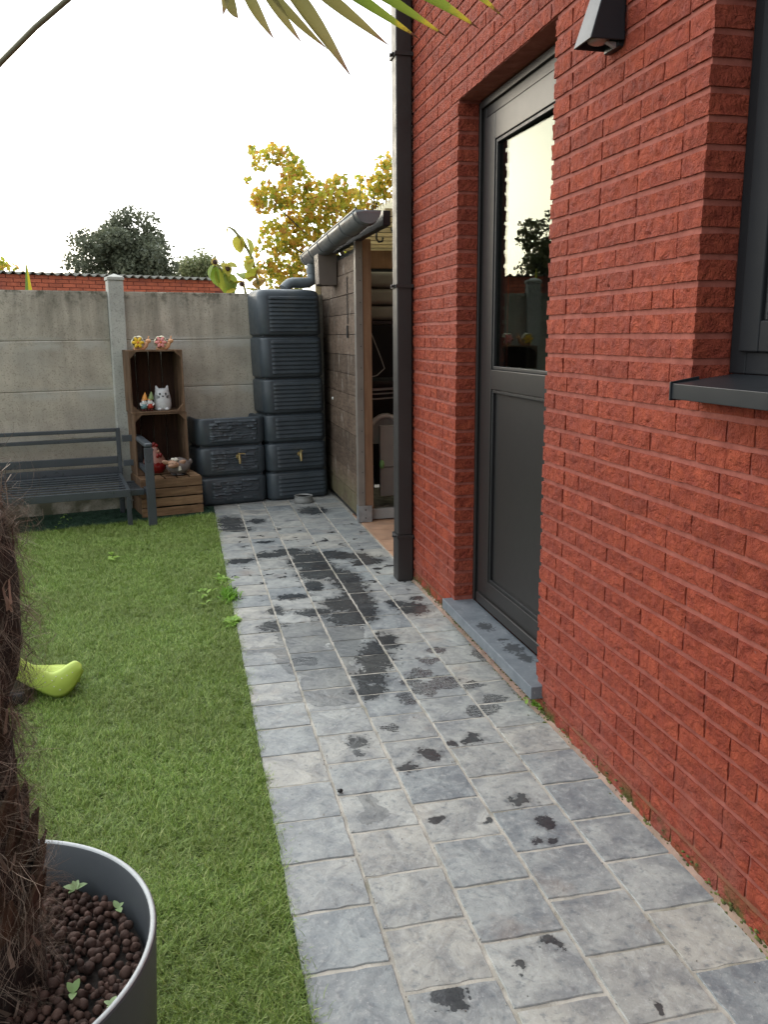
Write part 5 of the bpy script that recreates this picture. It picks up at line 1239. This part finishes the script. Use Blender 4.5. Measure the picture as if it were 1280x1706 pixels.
# ------------------------------------------------------------ turf blades
def tuft(seed,mat=None,hs=1.0):
    rt=random.Random(seed);mb=MB()
    taz=rt.uniform(0,6.283);tl=rt.uniform(.2,.9)
    for b in range(24):
        a=rt.uniform(0,6.283);d=abs(rt.gauss(0,.016));p=Vector((d*math.cos(a),d*math.sin(a),-.006));h=rt.uniform(.013,.030)*hs;w2=rt.uniform(.0006,.0012)
        az=taz+rt.gauss(0,.9);lean=max(.1,tl+rt.gauss(0,.35));dr=Vector((math.cos(az)*lean,math.sin(az)*lean,1)).normalized();sd=Vector((-math.sin(az+rt.uniform(-.8,.8)),math.cos(az),0)).normalized();vv=[];n=4
        for i in range(n+1):
            ww=w2*(1-.75*(i/n)**2);vv+=[tuple(p-sd*ww),tuple(p+sd*ww)];p=p+dr*h*1.25/n;dr=(dr+Vector((math.cos(az)*.28,math.sin(az)*.28,-.30*lean))+Vector((rt.gauss(0,.13),rt.gauss(0,.13),0))).normalized()
        mb.add(vv,[(2*i,2*i+1,2*i+3,2*i+2) for i in range(n)])
    return mb.mesh('turf_tuft',mat or M_turf,True,False,False)
# all tufts live in one hidden-from-nothing library collection used by the scatter
tcol=bpy.data.collections.new('turf_tufts')
for i in range(10):
    o=bpy.data.objects.new('turf_tuft',tuft(200+i));tcol.objects.link(o)
pv=[];pf=[]
NP=62000;rg2=np.random.default_rng(12)
X=rg2.uniform(-2.6,.186,NP*2);Yy=rg2.uniform(.55,7.2,NP*2)
# keep points near the picture; thin them with distance
dist=np.hypot(X,Yy);keep=(rg2.uniform(size=NP*2)<np.clip(1.15-.10*dist,.45,1))&(X>-1.0-Yy*.32)
fx=.186+.006*np.sin(Yy*9)+.004*np.sin(Yy*31)
keep&=(X<fx)&(np.hypot(X-PX,Yy-PY)>PR-.03)
Yf=6.50+.249*(X+.42);keep&=(Yy<Yf)
Xo,Yo=None,None
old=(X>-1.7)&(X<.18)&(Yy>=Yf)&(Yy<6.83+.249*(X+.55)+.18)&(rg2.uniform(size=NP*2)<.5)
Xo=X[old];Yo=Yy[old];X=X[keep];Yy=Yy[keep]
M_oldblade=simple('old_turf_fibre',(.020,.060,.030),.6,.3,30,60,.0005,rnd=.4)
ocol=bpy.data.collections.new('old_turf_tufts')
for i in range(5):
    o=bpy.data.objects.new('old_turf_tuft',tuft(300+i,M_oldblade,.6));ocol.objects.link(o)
def scatter(name,label,X,Y,z,col):
    me=bpy.data.meshes.new(name);me.vertices.add(len(X));me.vertices.foreach_set('co',np.stack([X,Y,np.full(len(X),z)],1).astype(np.float32).ravel());me.update()
    go=bpy.data.objects.new(name,me);COL.objects.link(go);setp(go,label,'artificial grass',kind='stuff')
    g=bpy.data.node_groups.new('turf_scatter','GeometryNodeTree');g.interface.new_socket('Geometry',in_out='INPUT',socket_type='NodeSocketGeometry');g.interface.new_socket('Geometry',in_out='OUTPUT',socket_type='NodeSocketGeometry')
    gi=g.nodes.new('NodeGroupInput');gq=g.nodes.new('NodeGroupOutput');ip=g.nodes.new('GeometryNodeInstanceOnPoints');ci=g.nodes.new('GeometryNodeCollectionInfo');ci.inputs[0].default_value=col;ci.inputs[1].default_value=True;ci.inputs[2].default_value=True
    rv=g.nodes.new('FunctionNodeRandomValue');rv.data_type='FLOAT_VECTOR';rv.inputs[0].default_value=(-.18,-.18,0);rv.inputs[1].default_value=(.18,.18,6.283)
    rs=g.nodes.new('FunctionNodeRandomValue');rs.data_type='FLOAT';rs.inputs[2].default_value=.75;rs.inputs[3].default_value=1.2
    m2p=g.nodes.new('GeometryNodeMeshToPoints')
    g.links.new(gi.outputs[0],m2p.inputs[0]);g.links.new(m2p.outputs[0],ip.inputs['Points']);g.links.new(ci.outputs[0],ip.inputs['Instance']);ip.inputs['Pick Instance'].default_value=True
    g.links.new(rv.outputs[0],ip.inputs['Rotation']);g.links.new(rs.outputs[1],ip.inputs['Scale']);g.links.new(ip.outputs[0],gq.inputs[0])
    mod=go.modifiers.new('scatter','NODES');mod.node_group=g
scatter('turf_blades','green curly artificial turf blades covering the lawn',X,Yy,-.008,tcol)
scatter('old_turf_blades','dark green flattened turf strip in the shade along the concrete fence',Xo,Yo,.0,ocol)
print('bricks',len(bricks),'slabs',ns,'tufts',len(X),'pebbles',len(placed))
